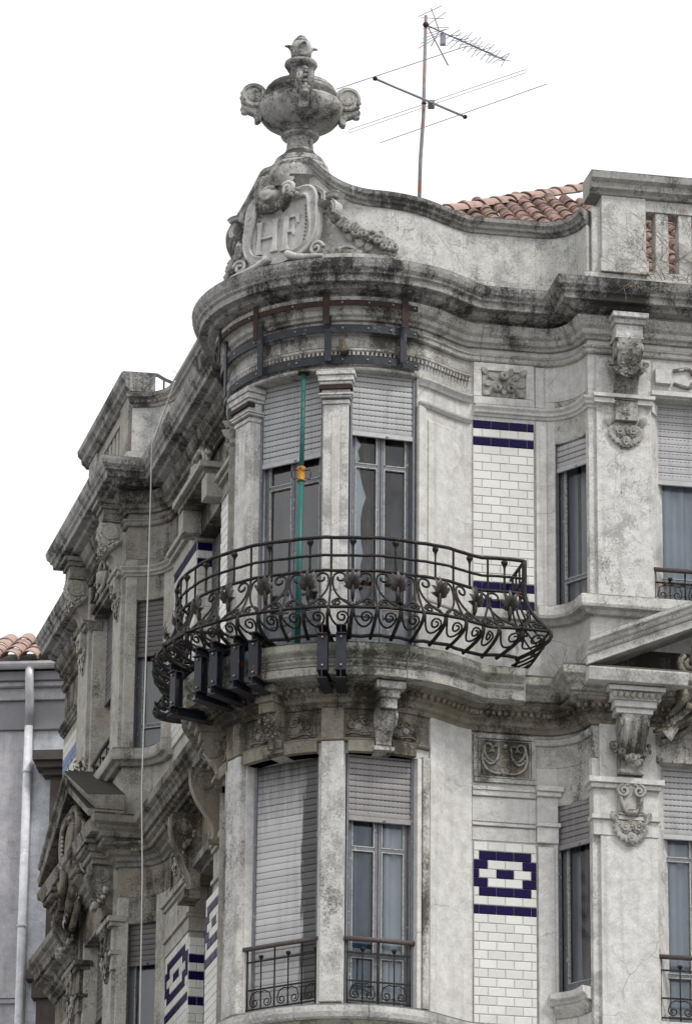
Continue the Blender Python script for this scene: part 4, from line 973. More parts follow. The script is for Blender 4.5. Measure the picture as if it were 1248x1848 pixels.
# narrow windows in the hollows
def pt2(P, t): return P.at(t)[0]
def nchord(ta, tb, sh):
    a, b = pt2(K, ta), pt2(K, tb); d = (b - a).normalized(); return chord(a - d * .04, b + d * .04, sh)
for z0, z1, sb, mt in ((18.28, 20.33, 20.0, SL_GREY), (14.15, 16.2, 15.72, SL_MAUVE)):
    c = nchord(tRn0, tRn1, -.09); shutter(c, .0, c.L, .03, z1, sb, mt); window(c, .0, c.L, -.03, z0, z1, leaves=1, low=18.75 if z0 > 16 else None, curt=[(.05, .17, CURT_B, .1), (.19, c.L, CURT_W if z0 > 16 else CURT_G, .14)], gl=GLASS2)
for z0, z1, sb, mt in ((18.3, 20.3, 19.6, SL_DARK), (14.15, 16.3, 15.8, SL_DARK)):
    c = nchord(tLn0, tLn1, -.12); shutter(c, .0, c.L, .03, z1, sb, mt); window(c, .0, c.L, -.03, z0, z1, leaves=1, low=18.75 if z0 > 16 else None, gl=GLASS2, curt=[(.03, c.L, CURT_G, .1)])
# pavilion windows and left street window
c = chord(PR(3.06, NRp - .2), PR(4.8, NRp - .2))
shutter(c, .0, c.L, .03, 20.80, 19.83, SL_GREY, .085); window(c, .0, c.L, -.03, 18.2, 20.78, leaves=3, low=18.75, transom=None, curt=[(.03, c.L, CURT_B, .09)])
shutter(c, .0, c.L, .03, 16.62, 15.82, SL_GREY); window(c, .0, c.L, -.03, 13.8, 16.6, leaves=4, transom=15.62, low=14.35, curt=[(.03, c.L, CURT_B, .09)])
c = chord(PL(7.25, NLp - .2), PL(5.8, NLp - .2))
for z0, z1, sb in ((18.2, 20.78, 19.6), (13.8, 16.6, 15.6)): shutter(c, .0, c.L, .03, z1, sb, SL_DARK, .07); window(c, .0, c.L, -.03, z0, z1, leaves=3, gl=GLASS2)
c = chord(PL(3.4, NLm - .22), PL(2.1, NLm - .22))
shutter(c, .0, c.L, .03, 20.5, 17.8, SL_DARK, .075); shutter(c, .0, c.L, .03, 16.3, 13.9, SL_DARK, .075)

# --- left street: tile fields on the piers, hood over the window
mats2 = (T_CREAM, T_BLUE)
fLm = lambda a, o, z: fL(a, o, z)
def rowsel(r, u): return 1 if r in (0, 2, 19, 21) else 0
for s0, s1 in ((1.25, 2.08), (3.42, 4.62), (8.9, 11.6)):
    far = s0 > 8
    field(fL, s0, s1, 20.45 - 22 * .0985, 20.45, NLm + .012, (lambda r, u: 1 if r in (2, 3) else 0) if far else ((lambda r, u: 0) if s0 < 2 else (lambda r, u: 1 if r == 0 else 0)), flip=-1, mats=(T_CREAM, T_LBLUE if far else T_BLUE))
    sym_field(fL, s0, s1, 15.76, 20, NLm + (.095 if s0 < 2 else .012), -1)
# returns of the far pier, tile clad, facing the corner
cr_ = chord(PL(3.41, NLm + .012), PL(3.41, NLm - .2), .012)
field(cr_, 0.0, .205, 20.45 - 22 * .0985, 20.45, 0, rowsel, pitch=.2); 
def lowband(r, u): return 1 if r in (2, 4, 7) else 0
field(cr_, 0.0, .205, 15.7 - 19 * .0985, 15.7, 0, lowband, pitch=.2)
# pier capitals and hood bracket
for s0, s1, mt in ((3.36, 4.66, S_LEFTP), (1.22, 2.1, S_LEFTP)):
    for z0, z1, o in ((16.35, 16.42, .09), (16.3, 16.35, .06), (15.98, 16.3, .03), (15.93, 15.98, .06), (15.77, 15.93, .03)): bx('pier_capital', fL, s0, s1, NLm - .2, NLm + o, z0, z1, mt)
    for z0, z1, o in ((20.68, 20.74, .12), (20.62, 20.68, .08), (20.46, 20.62, .03)): bx('pier_capital', fL, s0, s1, NLm - .2, NLm + o, z0, z1, mt)
hd = bx('window_hood', fL, 2.0, 3.5, NLm, NLm + .30, 20.86, 20.93, S_LEFTP); bx('window_hood', fL, 2.05, 3.45, NLm, NLm + .24, 20.78, 20.86, S_LEFT); bx('hood_bracket', fL, 2.0, 2.25, NLm, NLm + .22, 20.5, 20.78, S_LEFTP); bx('hood_bracket', fL, 3.25, 3.5, NLm, NLm + .22, 20.5, 20.78, S_LEFTP)
v = MB()
for sg in (-1, 1):
    wtube(v, fL, [(2.75 + sg * x, z) for x, z in bz((.0, 21.3), (.35, 21.32), (.3, 21.1), (.45, 20.98), 10)], NLm + .14, .05, 8)
    wtube(v, fL, [(2.75 + sg * x, z) for x, z in spiral((.42, 21.08), .11, 1.6, 0, 1)], NLm + .14, .035, 6)
v.ball(Vector(fL(2.75, NLm + .08, 21.08)), .17); part('scroll', v, S_LEFTP, hd)
for z1, z0 in ((21.16, 20.8),): 
    for s0, s1 in ((3.75, 4.2),): rel_frame(fL, s0, s1, z0, z1, NLm + .01, .05, S_LEFT, .03); place(ME_APPLE, hd, fL, 3.97, NLm + .02, 21.0, 0, 1.3, None, -1)
rel_frame(fL, 3.75, 4.4, 16.46, 16.95, NLm + .01, .05, S_LEFT, .03)
lrl = panel_thing('scroll_relief', fL, 3.8, 4.35, NLm + .015, 16.5, 16.9, S_LEFT)
for i in range(8): place(random.choice((ME_ROSE, ME_BERRY)), lrl, fL, random.uniform(3.85, 4.3), NLm + .02, random.uniform(16.55, 16.85), 0, .8, None, -1)
# lower left window: big curved console of the balcony
cfl = console(fL, 3.0, NLm, 17.0, .95, .24, S_BROWN, -1, .34, studs=False); garland(fL, (2.7, 16.7), (3.2, 16.7), .15, NLm + .1, cfl, 7, .9, -1, bulge=.1)
console(fL, 1.7, NLm, 17.15, .85, .12, S_BROWN, -1, .40, studs=False)
bx('window_hood', fL, 2.05, 3.45, NLm - .1, NLm + .10, 16.36, 16.46, S_LEFT); bx('hood_bracket', fL, 2.85, 3.2, NLm, NLm + .2, 16.0, 16.1, S_BROWN)

# ------------------------------------------------------------------ roof of the corner building
RT = .69
TILT = math.atan(RT)
def roofz(n): return 23.05 - RT * n
hipd = (-nR - nL).normalized(); CH = math.cos(R(46.5))
def hip(k, dz=0): p = B + hipd * k; return (p.x, p.y, roofz(-k * CH) + dz)
def rp3(P, s, n): p = P(s, n); return (p.x, p.y, roofz(n) - .10)
rf = MB(); KH = 5.45; nH = -KH * CH
rf.add([hip(-.2, -.1), rp3(PR, 6.2, .14), rp3(PR, 6.2, nH), hip(KH, -.1)], [(0, 1, 2, 3)])
rf.add([rp3(PR, 2.5, .14), rp3(PR, 2.5, 1.12), rp3(PR, 6.2, 1.12), rp3(PR, 6.2, .14)], [(0, 1, 2, 3)])
rf.add([hip(-.2, -.1), hip(KH, -.1), rp3(PL, 11.7, nH), rp3(PL, 11.7, .14)], [(0, 1, 2, 3)])
roof = part('roof', rf, MORTAR, bld)
def barrel(L, r0, r1, th=.014, arc=100, n=8):
    m = MB(); A = [R(-arc + 2 * arc * i / n) for i in range(n + 1)]; lp = []
    for x, r in ((0, r0), (L, r1)):
        lp.append([(x, r * math.sin(a), r * math.cos(a)) for a in A] + [(x, (r - th) * math.sin(a), (r - th) * math.cos(a)) for a in reversed(A)])
    m.prism(lp, smooth=False); return m
TM = barrel(.42, .095, .075, arc=78).mesh('roof_tile', TERRA); TM2 = barrel(.48, .13, .10, arc=80).mesh('ridge_tile', TERRAP)
def roof_M(base, down, up_n, jit=.02):
    """tile with its wide mouth pointing down the slope"""
    x = -down; x.normalize(); z = up_n.normalized(); y = z.cross(x); y.normalize(); z = x.cross(y)
    return Matrix(((x.x, y.x, z.x, base.x), (x.y, y.y, z.y, base.y), (x.z, y.z, z.z, base.z), (0, 0, 0, 1))) @ Matrix.Rotation(random.uniform(-jit, jit), 4, 'Z') @ Matrix.Rotation(random.uniform(-jit, jit), 4, 'Y')
dn = Vector((nR.x, nR.y, -RT)).normalized(); upn = Vector((nR.x * RT, nR.y * RT, 1)).normalized()
cnt = 0; s = 1.35
while s < 5.0:
    k = -4 if s > 2.5 else 0
    while k < 11:
        n = .1 - k * .27
        # stay on this side of the hip
        if s + .02 > -n * .95 and cnt < 285:
            p = PR(s, n); part('roof_tile', TM, None, roof, M=roof_M(Vector((p.x, p.y, roofz(n) - .05)), dn, upn, .03)); cnt += 1
        k += 1
    s += .2
for i in range(12):
    kx = 1.3 + i * .36; p = B + hipd * kx; n = -kx * CH; zz = roofz(n) + .03
    v = Vector((hipd.x, hipd.y, RT * CH)).normalized()
    part('ridge_tile', TM2, None, roof, M=roof_M(Vector((p.x, p.y, zz)), -v, Vector((0, 0, 1)) - v * v.z, .02))

# ------------------------------------------------------------------ cartouche and garlands on the parapet
car = thing('initialled_cartouche', 'carved stone shield with letters HF between fruit garlands below the rooftop urn', 'cartouche', fB(-32.65, 1.36, 22.2))
AC = -32.65
cf = chord(PB(AC - 25, 1.42), PB(AC + 25, 1.42)); LC = cf.L; SH = 1.40 - 1.42 * math.cos(R(25))
def cz(x, o, z): return cf(LC / 2 + x, o + SH + (22.95 - z) * .10, z)      # leans out towards its foot
cz.d = cf.d
m = MB()
half = [(0, 22.12), (.14, 22.14), (.28, 22.2), (.36, 22.32), (.39, 22.5), (.37, 22.7), (.30, 22.84), (.22, 22.93), (.1, 22.99), (0, 23.0)]
outl = half + [(-x, z) for x, z in reversed(half[1:-1])]
m.prism([[cz(x, -.16, z) for x, z in outl], [cz(x, .0, z) for x, z in outl]]); part('shield', m, S_CAR, car)
def poly(name, pts, o0, o1, mat=S_CAR, par=car, f=cz):
    m = MB(); m.prism([[f(x, o0, z) for x, z in pts], [f(x, o1, z) for x, z in pts]]); return part(name, m, mat, par, bevel=.004)
# H
def stem(x, z0, z1, w_=.034, sf=.055, e=.05):
    return [(x - sf, z0), (x + sf, z0), (x + w_, z0 + e), (x + w_ * .8, (z0 + z1) / 2), (x + w_, z1 - e), (x + sf, z1), (x - sf, z1), (x - w_, z1 - e), (x - w_ * .8, (z0 + z1) / 2), (x - w_, z0 + e)]
mH = MB()
for pts in (stem(-.275, 22.27, 22.68, .03, .048), stem(-.07, 22.27, 22.68, .03, .048), [(-.25, 22.455), (-.095, 22.455), (-.095, 22.49), (-.25, 22.49)]):
    mH.prism([[cz(x, -.01, z) for x, z in pts], [cz(x, .032, z) for x, z in pts]])
part('letter_h', mH, S_CAR, car, bevel=.004)
mF = MB()
for pts in (stem(.07, 22.25, 22.68, .036, .062), [(.10, 22.68), (.10, 22.645), (.19, 22.64), (.215, 22.56), (.235, 22.56), (.235, 22.68)],
            [(.10, 22.50), (.10, 22.465), (.155, 22.46), (.17, 22.42), (.185, 22.42), (.185, 22.55), (.17, 22.55), (.155, 22.51)]):
    mF.prism([[cz(x, -.01, z) for x, z in pts], [cz(x, .034, z) for x, z in pts]])
part('letter_f', mF, S_CAR, car, bevel=.004)
def ribbon(pts, wd, o0, o1, name='scroll_band', f=cz, mat=S_CAR, par=car):
    """flat band following a curve, with a raised rim on each edge"""
    m = MB(); loops = []; P2 = [Vector(p) for p in pts]
    for i, p in enumerate(P2):
        t = (P2[min(i + 1, len(P2) - 1)] - P2[max(i - 1, 0)]).normalized(); q = Vector((-t.y, t.x))
        w_ = wd[i] if isinstance(wd, list) else wd
        row = [(-1, o0), (-1, o1), (-.72, o1 + .012), (-.5, o1), (-.2, o1 - .012), (.2, o1 - .012), (.5, o1), (.72, o1 + .012), (1, o1), (1, o0)]
        loops.append([f((p + q * w_ * a).x, o, (p + q * w_ * a).y) for a, o in row])
    m.prism(loops); return part(name, m, mat, par)
for sg in (-1, 1):
    pts = [(sg * x, z) for x, z in bz((.16, 22.92), (.44, 23.02), (.39, 22.78), (.415, 22.62), 10) + bz((.415, 22.62), (.46, 22.4), (.43, 22.22), (.2, 22.17), 12)[1:]]
    ribbon(pts, [.062 + .014 * math.sin(i * .3) for i in range(len(pts))], -.08, .04)
    pts = [(sg * x, z) for x, z in [(.33, 22.96), (.44, 22.94), (.53, 22.86), (.54, 22.77), (.46, 22.73), (.41, 22.78), (.43, 22.84), (.47, 22.83)]]
    ribbon(pts, .026, -.1, .03)
    v = MB(); pts = [(sg * x, z) for x, z in bz((.12, 22.2), (.28, 22.08), (.42, 22.1), (.6, 22.06), 10)]; wtube(v, cz, pts, .04, [.045, .045, .045, .04, .04, .035, .035, .03, .03, .025, .02], 8)
    part('scroll', v, S_CAR, car)
    v = MB(); pts = [(sg * x, z) for x, z in spiral((.5, 22.17), .09, 1.5, 0, 1)]; wtube(v, cz, pts, .03, .022); part('scroll', v, S_CAR, car)
    pts = [(sg * x, z) for x, z in bz((.5, 22.84), (.6, 22.8), (.66, 22.86), (.72, 22.8), 8)]; ribbon(pts, .035, -.1, .01, 'ribbon_tie')
    pts = [(sg * x, z) for x, z in bz((.62, 22.76), (.68, 22.72), (.7, 22.66), (.66, 22.6), 6)]; ribbon(pts, .025, -.12, .0, 'ribbon_tie')
    for i in range(11):   # row of beads inside the frame
        t = i / 10; place(ME_BERRY, car, cz, sg * (.30 + .02 * math.sin(t * 3)), .005, 22.76 - t * .46, 0, .42, 'bead')
# mask of leaves and volutes on top of the shield
for sg in (-1, 1):
    v = MB(); wtube(v, cz, [(sg * x - .02, z) for x, z in spiral((.13, 22.98), .085, 1.8, 2.6, -1)], .1, .026, 7); part('scroll', v, S_CAR, car)
v = MB(); v.ball(Vector(cz(-.16, .04, 22.98)), .10, 1.2, 1, .9, 12, 8); part('boss', v, S_CAR, car)
for i in range(9):
    a = math.pi * i / 8; place(ME_SLEAF, car, cz, -.08 + .1 * math.cos(a), .06, 23.02 + .06 * math.sin(a), a - math.pi / 2 if 0 else -(a - math.pi / 2), 1.3)
v = MB(); pts = [(-.28 + .07 * math.cos(q), 23.16 + .055 * math.sin(q)) for q in [k * .5 for k in range(14)]]; wtube(v, cz, pts, .02, .05, 8); part('scroll', v, S_URN, car)
for q in range(22):        # garland across the top of the shield
    t = q / 21; x = -.30 + .52 * t; z = 22.86 - .10 * math.sin(math.pi * min(1, t * 1.25)) + .06 * t
    for _ in range(2): place(random.choice((ME_BERRY, ME_APPLE)), car, cz, x + random.uniform(-.015, .015), .05 + random.uniform(0, .03), z + random.uniform(-.035, .035), random.uniform(0, 6), random.uniform(.6, .95))
fp_ = lambda a, o, z: fB(a, o, z)
for sg in (-1, 1):         # long swags out over the parapet
    N = 26
    for q in range(N):
        t = q / (N - 1); a = AC + sg * (19 + 31 * t); z = 22.78 - .40 * math.sin(min(1, t * 1.15) * math.pi / 2) ** .8 + (-.12 * max(0, t - .85) / .15)
        for _ in range(3):
            place(random.choice((ME_BERRY, ME_BERRY, ME_APPLE)), car, fp_, a + random.uniform(-1.3, 1.3), 1.35 + random.uniform(0, .05), z + random.uniform(-.055, .055), random.uniform(0, 6), random.uniform(.75, 1.15))
        if q % 3 == 0: place(ME_SLEAF, car, fp_, a, 1.34, z - .04, random.uniform(2, 4), 1.0)
    for q in range(8): place(random.choice((ME_BERRY, ME_APPLE, ME_ROSE)), car, fp_, AC + sg * 50 + random.uniform(-2, 2), 1.35, 22.36 - q * .022, 0, random.uniform(.7, 1.0))
    for q in range(5): place(ME_SLEAF, car, fp_, AC + sg * (27 + q * 3), 1.325, 22.2, -sg * (1.3 + .1 * q), 1.1)
    pts = [(AC + sg * x, z) for x, z in bz((24, 22.2), (28, 22.32), (33, 22.3), (36, 22.2), 8)]; v = MB(); wtube(v, fp_, pts, 1.345, .02); part('scroll', v, S_CAR, car)

# ------------------------------------------------------------------ urn
UC = (-.549, 47.45)
urn = thing('stone_urn', 'weathered stone urn with ram-horn scroll handles and bud finial, crowning the rounded corner', 'urn', (UC[0], UC[1], 23.1))
def lz(name, prof, n=32, mat=S_URN, sub=0):
    m = MB(); m.lathe((UC[0], UC[1], 0), prof, n); return part(name, m, mat, urn)
lz('pedestal_plinth', [(0, 22.7), (.3, 22.7), (.3, 23.15), (.36, 23.17)])
lz('foot', [(.36, 23.17), (.36, 23.25), (.345, 23.31), (.32, 23.36), (.32, 23.385), (.305, 23.40), (.27, 23.47), (.2, 23.53), (.165, 23.57), (.15, 23.62), (.145, 23.7), (.15, 23.735)])
lz('bowl', [(.15, 23.73), (.17, 23.74), (.2, 23.755), (.215, 23.78), (.205, 23.80), (.175, 23.81), (.175, 23.83), (.22, 23.85), (.24, 23.86), (.26, 23.875), (.33, 23.90), (.40, 23.945), (.445, 24.0), (.47, 24.06), (.475, 24.11), (.46, 24.16), (.42, 24.2), (.385, 24.22), (.37, 24.24), (.37, 24.25), (.40, 24.27), (.405, 24.30), (.39, 24.325), (.385, 24.34), (.36, 24.35), (.35, 24.38), (.28, 24.41), (.18, 24.44), (.14, 24.47)])
lz('neck', [(.14, 24.44), (.135, 24.5), (.13, 24.56), (.135, 24.58), (.15, 24.59), (.155, 24.61), (.17, 24.625), (.185, 24.65), (.18, 24.68), (.17, 24.69), (.12, 24.71), (.08, 24.725), (.07, 24.735)])
lz('finial_bud', [(.075, 24.72), (.10, 24.76), (.118, 24.81), (.12, 24.86), (.105, 24.92), (.075, 24.97), (.04, 25.01), (.0, 25.03)], 20)
def radial(ang):
    d = Vector((math.sin(R(ang)), -math.cos(R(ang)), 0)); x = Vector((math.cos(R(ang)), math.sin(R(ang)), 0))
    return lambda a, o, z: tuple(Vector((UC[0], UC[1], z)) + d * o + x * a)
for k in range(4):
    f = radial(-32 + 45 + 90 * k); m = MB(); rows = []
    for i in range(7):
        t = i / 6; z = 24.73 + .17 * t - (.04 * max(0, t - .8) / .2); o = .11 + .01 * math.sin(t * 3) + .075 * max(0, t - .55) ** 1.3 / .35; w_ = .075 * math.sin(math.pi * (.2 + .78 * t))
        rows.append([f(w_ * a, o - .02 * abs(a), z) for a in (-1, -.5, 0, .5, 1)])
    m.grid(rows); o = part('finial_leaf', m, S_URN, urn); md = o.modifiers.new('s', 'SOLIDIFY'); md.thickness = .02
for k, ang in enumerate((2, 92, 182, 272)):
    f = radial(ang + 3); h = MB()
    for sg in (-1, 1):     # twin volute discs
        cx, czz = .52, 24.23
        rr = [(cx + (.13 * (1 - .8 * t)) * math.cos(-.6 + 2 * math.pi * 1.6 * t), czz + (.13 * (1 - .8 * t)) * math.sin(-.6 + 2 * math.pi * 1.6 * t)) for t in [i / 26 for i in range(27)]]
        hh = MB(); hh.tube([f(sg * .085, o, z) for o, z in rr[:20]], .017, 7)
        hh.prism([[f(sg * e, cx + r_ * math.cos(q), czz + r_ * math.sin(q)) for q in [j * math.pi / 12 for j in range(24)]] for e, r_ in ((.02, .13), (.03, .145), (.075, .145), (.088, .13))])
        part('handle_volute', hh, S_URN, urn)
    hh = MB(); pr = [(.36, 24.25), (.45, 24.3), (.60, 24.2), (.60, 24.125), (.65, 24.115), (.68, 24.085), (.62, 24.045), (.53, 24.01), (.50, 23.975), (.515, 23.93), (.48, 23.905), (.44, 23.94), (.42, 24.02)]
    hh.prism([[f(-.03, o, z) for o, z in pr], [f(-.055, o * .985, z) for o, z in pr]][::-1] + [[f(.055, o * .985, z) for o, z in pr]]); hp = part('handle', hh, S_URN, urn, bevel=.015)
    for i in range(7):
        a = -.9 + i * .42; m = MB(); m.ball(f(0, .52 + .135 * math.cos(a), 24.23 + .135 * math.sin(a)), .027, n=7, m=5); part('bead', m, S_URN, hp)
    m = MB(); m.prism([[f(w_, .60 + o, z) for w_, z in ((0, 24.17), (.045, 24.09), (.03, 24.01), (-.03, 24.01), (-.045, 24.09))] for o in (-.02, .06)]); part('leaf_tongue', m, S_URN, hp, bevel=.02)

# ------------------------------------------------------------------ iron strapping round the bay head
st = thing('iron_strapping', 'rusty iron hoops with bolted upright straps clasping the frieze above the top bay windows', 'metal straps', fB(-32, 1.5, 21.2))
ST = make_path(r=RB)
for (z, o, hgt, mt, a0, a1) in ((21.52, .158, .06, RUSTY, -96, 28), (21.235, .085, .09, BAND, -98, 29.5), (20.885, .045, .09, BAND, -98, 31)):
    m = MB(); n = 30; m.prism([[fB(a0 + (a1 - a0) * i / n, RB + o, z), fB(a0 + (a1 - a0) * i / n, RB + o + .012, z), fB(a0 + (a1 - a0) * i / n, RB + o + .012, z + hgt), fB(a0 + (a1 - a0) * i / n, RB + o, z + hgt)] for i in range(n + 1)]); b = part('hoop', m, mt, st)
    for a in (-62, -47, -25, -4, 7, 17, a1 - 1.5):
        m = MB(); m.ball(fB(a, RB + o + .014, z + hgt / 2), .013, n=6, m=4); part('bolt', m, ALU, b)
for a, mt, z0, z1, mt2 in ((-10.2, BAND, 20.90, 21.42, RUSTY), (-43, BAND, 20.86, 21.50, RUSTY), (22.5, BAND, 20.92, 21.33, RUSTY), (-72, BAND, 20.86, 21.6, RUSTY)):
    ch = chord(PB(a - 1.6, RB), PB(a + 1.6, RB)); m = MB(); m.box(ch, 0, ch.L, .095, .112, z0, z1); part('upright_strap', m, mt, st)
    m = MB(); m.box(ch, -.01 if a > -20 else .0, ch.L - .012, .173, .185, 21.30 if a > -20 else 21.26, 21.66); part('upright_strap', m, mt2, st)
m = MB(); m.prism([[fB(a, o, z) for a, z in ((-5.5, 21.13), (-1.6, 21.15), (-.9, 21.0), (-4.8, 20.98))] for o in (1.36, 1.5)]); part('broken_stone_stub', m, S_BROWN, bld, bevel=.01, label='broken stub of a lost carving in the frieze')

# ------------------------------------------------------------------ balcony railing
RR = 1.88
RP = Path(); RP.go(PL(1.60, .99), PL(1.60, 1.53)); RP.go(PL(1.14, 1.53)); a = -110
while a < 45.1: RP.go(PB(a, RR)); a += 3
RP.go(PR(1.14, 1.53), PR(1.60, 1.53), PR(1.60, .9)); RP.done()
Zt, Z2, Z3, Z4, Z5 = 18.71, 18.51, 18.34, 17.86, 17.615
def dlt(z):
    if z >= Z3: return 0
    if z >= Z4: u = (Z3 - z) / (Z3 - Z4); return .22 * u ** 1.7
    u = (Z4 - z) / (Z4 - Z5); return .22 + .05 * math.sin(u * math.pi * .8) - .33 * u ** 2.2
def fP(t, o, z):
    p, n, d = RP.at(t); q = p + n * (dlt(z) + o); return (q.x, q.y, z)
rail = thing('balcony_railing', 'bellied black wrought iron balcony railing with scrolls and leaf ornaments curving round the upper bay', 'railing', fB(-32, 1.8, 17.6))
T0, T1 = 0, RP.t[-1]
def along(z, r, name, o=0, t0=0, t1=None, n=8, mat=IRON):
    t1 = t1 or T1; ts = RP.cuts(t0, t1); out = []
    for a, b in zip(ts, ts[1:]): k = max(1, int((b - a) / .12)); out += [a + (b - a) * i / k for i in range(k)]
    out.append(t1); m = MB(); wob = lambda t: .004 * math.sin(t * 9) + .003 * math.sin(t * 23)
    m.tube([fP(t, o, z + wob(t)) for t in out], r, n); return part(name, m, mat, rail)
along(Zt, .019, 'top_rail'); along(Z2, .015, 'rail_bar'); along(Z3, .017, 'rail_bar'); along(Z4, .018, 'rail_bar'); along(Z5 + .015, .019, 'bottom_rail')
tF0 = RP.near(PB(1, RR)); pit = .4545
def vbar(t, z0, z1, r, n=6, lean=0.0, name='baluster'):
    m = MB(); k = max(2, int((z1 - z0) / .04)); m.tube([fP(t + lean * ((z1 - z) / .25 if z < Z4 else 0), 0, z) for z in [z0 + (z1 - z0) * i / k for i in range(k + 1)]], r, n); return part(name, m, IRON, rail)
lf = MB()
for an, L, w_, li in ((90, .20, .03, .25), (62, .19, .032, .4), (118, .19, .032, .4), (35, .16, .03, .5), (145, .16, .03, .5), (10, .12, .024, .4), (170, .12, .024, .4)):
    petal_leaf(lf, R(an), L, w_, -.012, li, .9, (0, .0))
lf.ball((0, -.03, -.02), .035, .9, .8, 1.6, 8, 6)
for sg in (-1, 1): petal_leaf(lf, R(90 + sg * 12), .12, .022, -.03, .3, .6, (sg * .012, -.11))
lf.tube([(0, -.02, -.13), (0, -.03, -.02)], [.012, .022], 6)
ME_LEAF = lf.mesh('leaf_ornament', LEAF)
ros = MB(); ros.ball((0, -.012, 0), .028, 1, .7, 1, 8, 5)
for k in range(5): ros.ball((.022 * math.cos(k * 1.257), -.012, .022 * math.sin(k * 1.257)), .014, 1, .8, 1, 6, 4)
ME_ROS = ros.mesh('rosette', IRON)
kn = MB(); kn.ball((0, 0, 0), .024, 1, 1, .8, 8, 5); ME_KN = kn.mesh('knot', IRON)
fin = MB(); fin.lathe((0, 0, 0), [(.011, 0), (.013, .05), (.022, .075), (.036, .095), (.038, .105), (.034, .125), (.0, .135)], 6, smooth=False); fin.lathe((0, 0, 0), [(.011, -.12), (.011, 0)], 6); ME_FIN = fin.mesh('finial', IRON)
def pM(t, z, tilt=0, o=0):
    c = Vector(fP(t, o, z)); _, _, d2 = RP.at(t); d = Vector((d2.x, d2.y, 0)); nn = Vector((0, 0, 1)).cross(d)
    return Matrix(((d.x, nn.x, 0, c.x), (d.y, nn.y, 0, c.y), (0, 0, 1, c.z), (0, 0, 0, 1))) @ Matrix.Rotation(tilt, 4, 'X')
def rtube(pts, r, n=5, name='scroll', o=0):
    m = MB(); m.tube([fP(t, o, z) for t, z in pts], r, n); return part(name, m, IRON, rail)
ks = list(range(-9, 4))
fins = [tF0 + k * pit for k in ks] + [tF0 + 3.9 * pit]
fins = [t for t in fins if .62 < t < T1 - .6]
for i, t in enumerate(fins):
    part('finial', ME_FIN, None, rail, M=pM(t, 18.56)); vbar(t, Z3, 18.50, .013)
    part('leaf_ornament', ME_LEAF, None, rail, M=pM(t, 18.12, .18) @ Matrix.Diagonal((.82, 1, 1.12, 1)))
    for z in (Z2, Z3): part('knot', ME_KN, None, rail, M=pM(t, z))
    part('rosette', ME_ROS, None, rail, M=pM(t, Z4, .5, .015))
    hp_ = pit / 2
    for sg in (-1, 1):
        g = lambda x, z: (t + sg * x, z)
        rtube([g(x, z) for x, z in bz((.015, Z4 + .02), (.12, Z4 + .10), (.215, Z4 + .22), (.205, Z3 - .10), 12) + [(.13 + .075 * (1 - .65 * q) * math.cos(q * 6.6), Z3 - .085 + .07 * (1 - .65 * q) * math.sin(q * 6.6)) for q in [j / 14 for j in range(1, 15)]]], .0128)
        rtube([g(x, z) for x, z in bz((.03, Z4 + .05), (.10, Z4 + .13), (.17, Z4 + .14), (.20, Z4 + .07), 8) + [(.155 + .045 * (1 - .7 * q) * math.cos(-q * 7), Z4 + .065 - .042 * (1 - .7 * q) * math.sin(q * 7)) for q in [j / 12 for j in range(1, 13)]]], .0125)
    vbar(t, Z5, Z4, .021, 6, -.03 if i else 0, 'belly_bar')
mids = sorted(set([round(t + pit / 2, 4) for t in fins[:-1]] + [round(fins[0] - pit / 2, 4)]))
for t in mids:
    if .56 < t < T1 - .55:
        vbar(t, Z3, Zt, .0128); vbar(t, Z4, Z3, .0125)
        for z in (Z2, Z3): part('knot', ME_KN, None, rail, M=pM(t, z))
        vbar(t, Z5, Z4, .019, 6, -.03, 'belly_bar')
allb = sorted(fins + mids)
for t in allb:
    for c0, dr in ((t + .04, 1), ):
        pts = [(t + .008, Z4 - .035)] + bz((t + .008, Z4 - .04), (t + .0, Z4 - .2), (t + .17, Z4 - .22), (t + .185, Z4 - .11), 8) + [(t + .125 + .06 * (1 - .75 * q) * math.cos(q * 8.5), Z4 - .105 + .055 * (1 - .75 * q) * math.sin(q * 8.5)) for q in [j / 14 for j in range(1, 15)]]
        if t + .2 < T1 - .4: rtube(pts, .012)
# corner posts and returns to the wall
for t in (RP.near(PR(1.60, 1.53)), RP.near(PL(1.60, 1.53))):
    m = MB(); m.tube([fP(t, 0, Z5 + (Zt - Z5) * i / 24) for i in range(25)], [.028 if i > 12 else .022 for i in range(25)], 7); part('corner_post', m, IRON, rail)
for a0, a1 in ((0, .5), (T1 - .5, T1)):
    for j in range(3):
        t = a0 + .1 + j * .16; vbar(t, Z5, Zt, .012)
        part('leaf_ornament', ME_LEAF, None, rail, M=pM(t, 18.12, .18)) if j == 1 else None
        rtube([(t + .06 + .06 * (1 - .7 * q) * math.cos(q * 9), Z4 - .11 + .06 * (1 - .7 * q) * math.sin(q * 9)) for q in [k / 14 for k in range(15)]], .009)
        rtube([(t + .06 + .06 * (1 - .7 * q) * math.cos(q * 9), Z4 + .2 + .09 * (1 - .7 * q) * math.sin(q * 9)) for q in [k / 14 for k in range(15)]], .01)

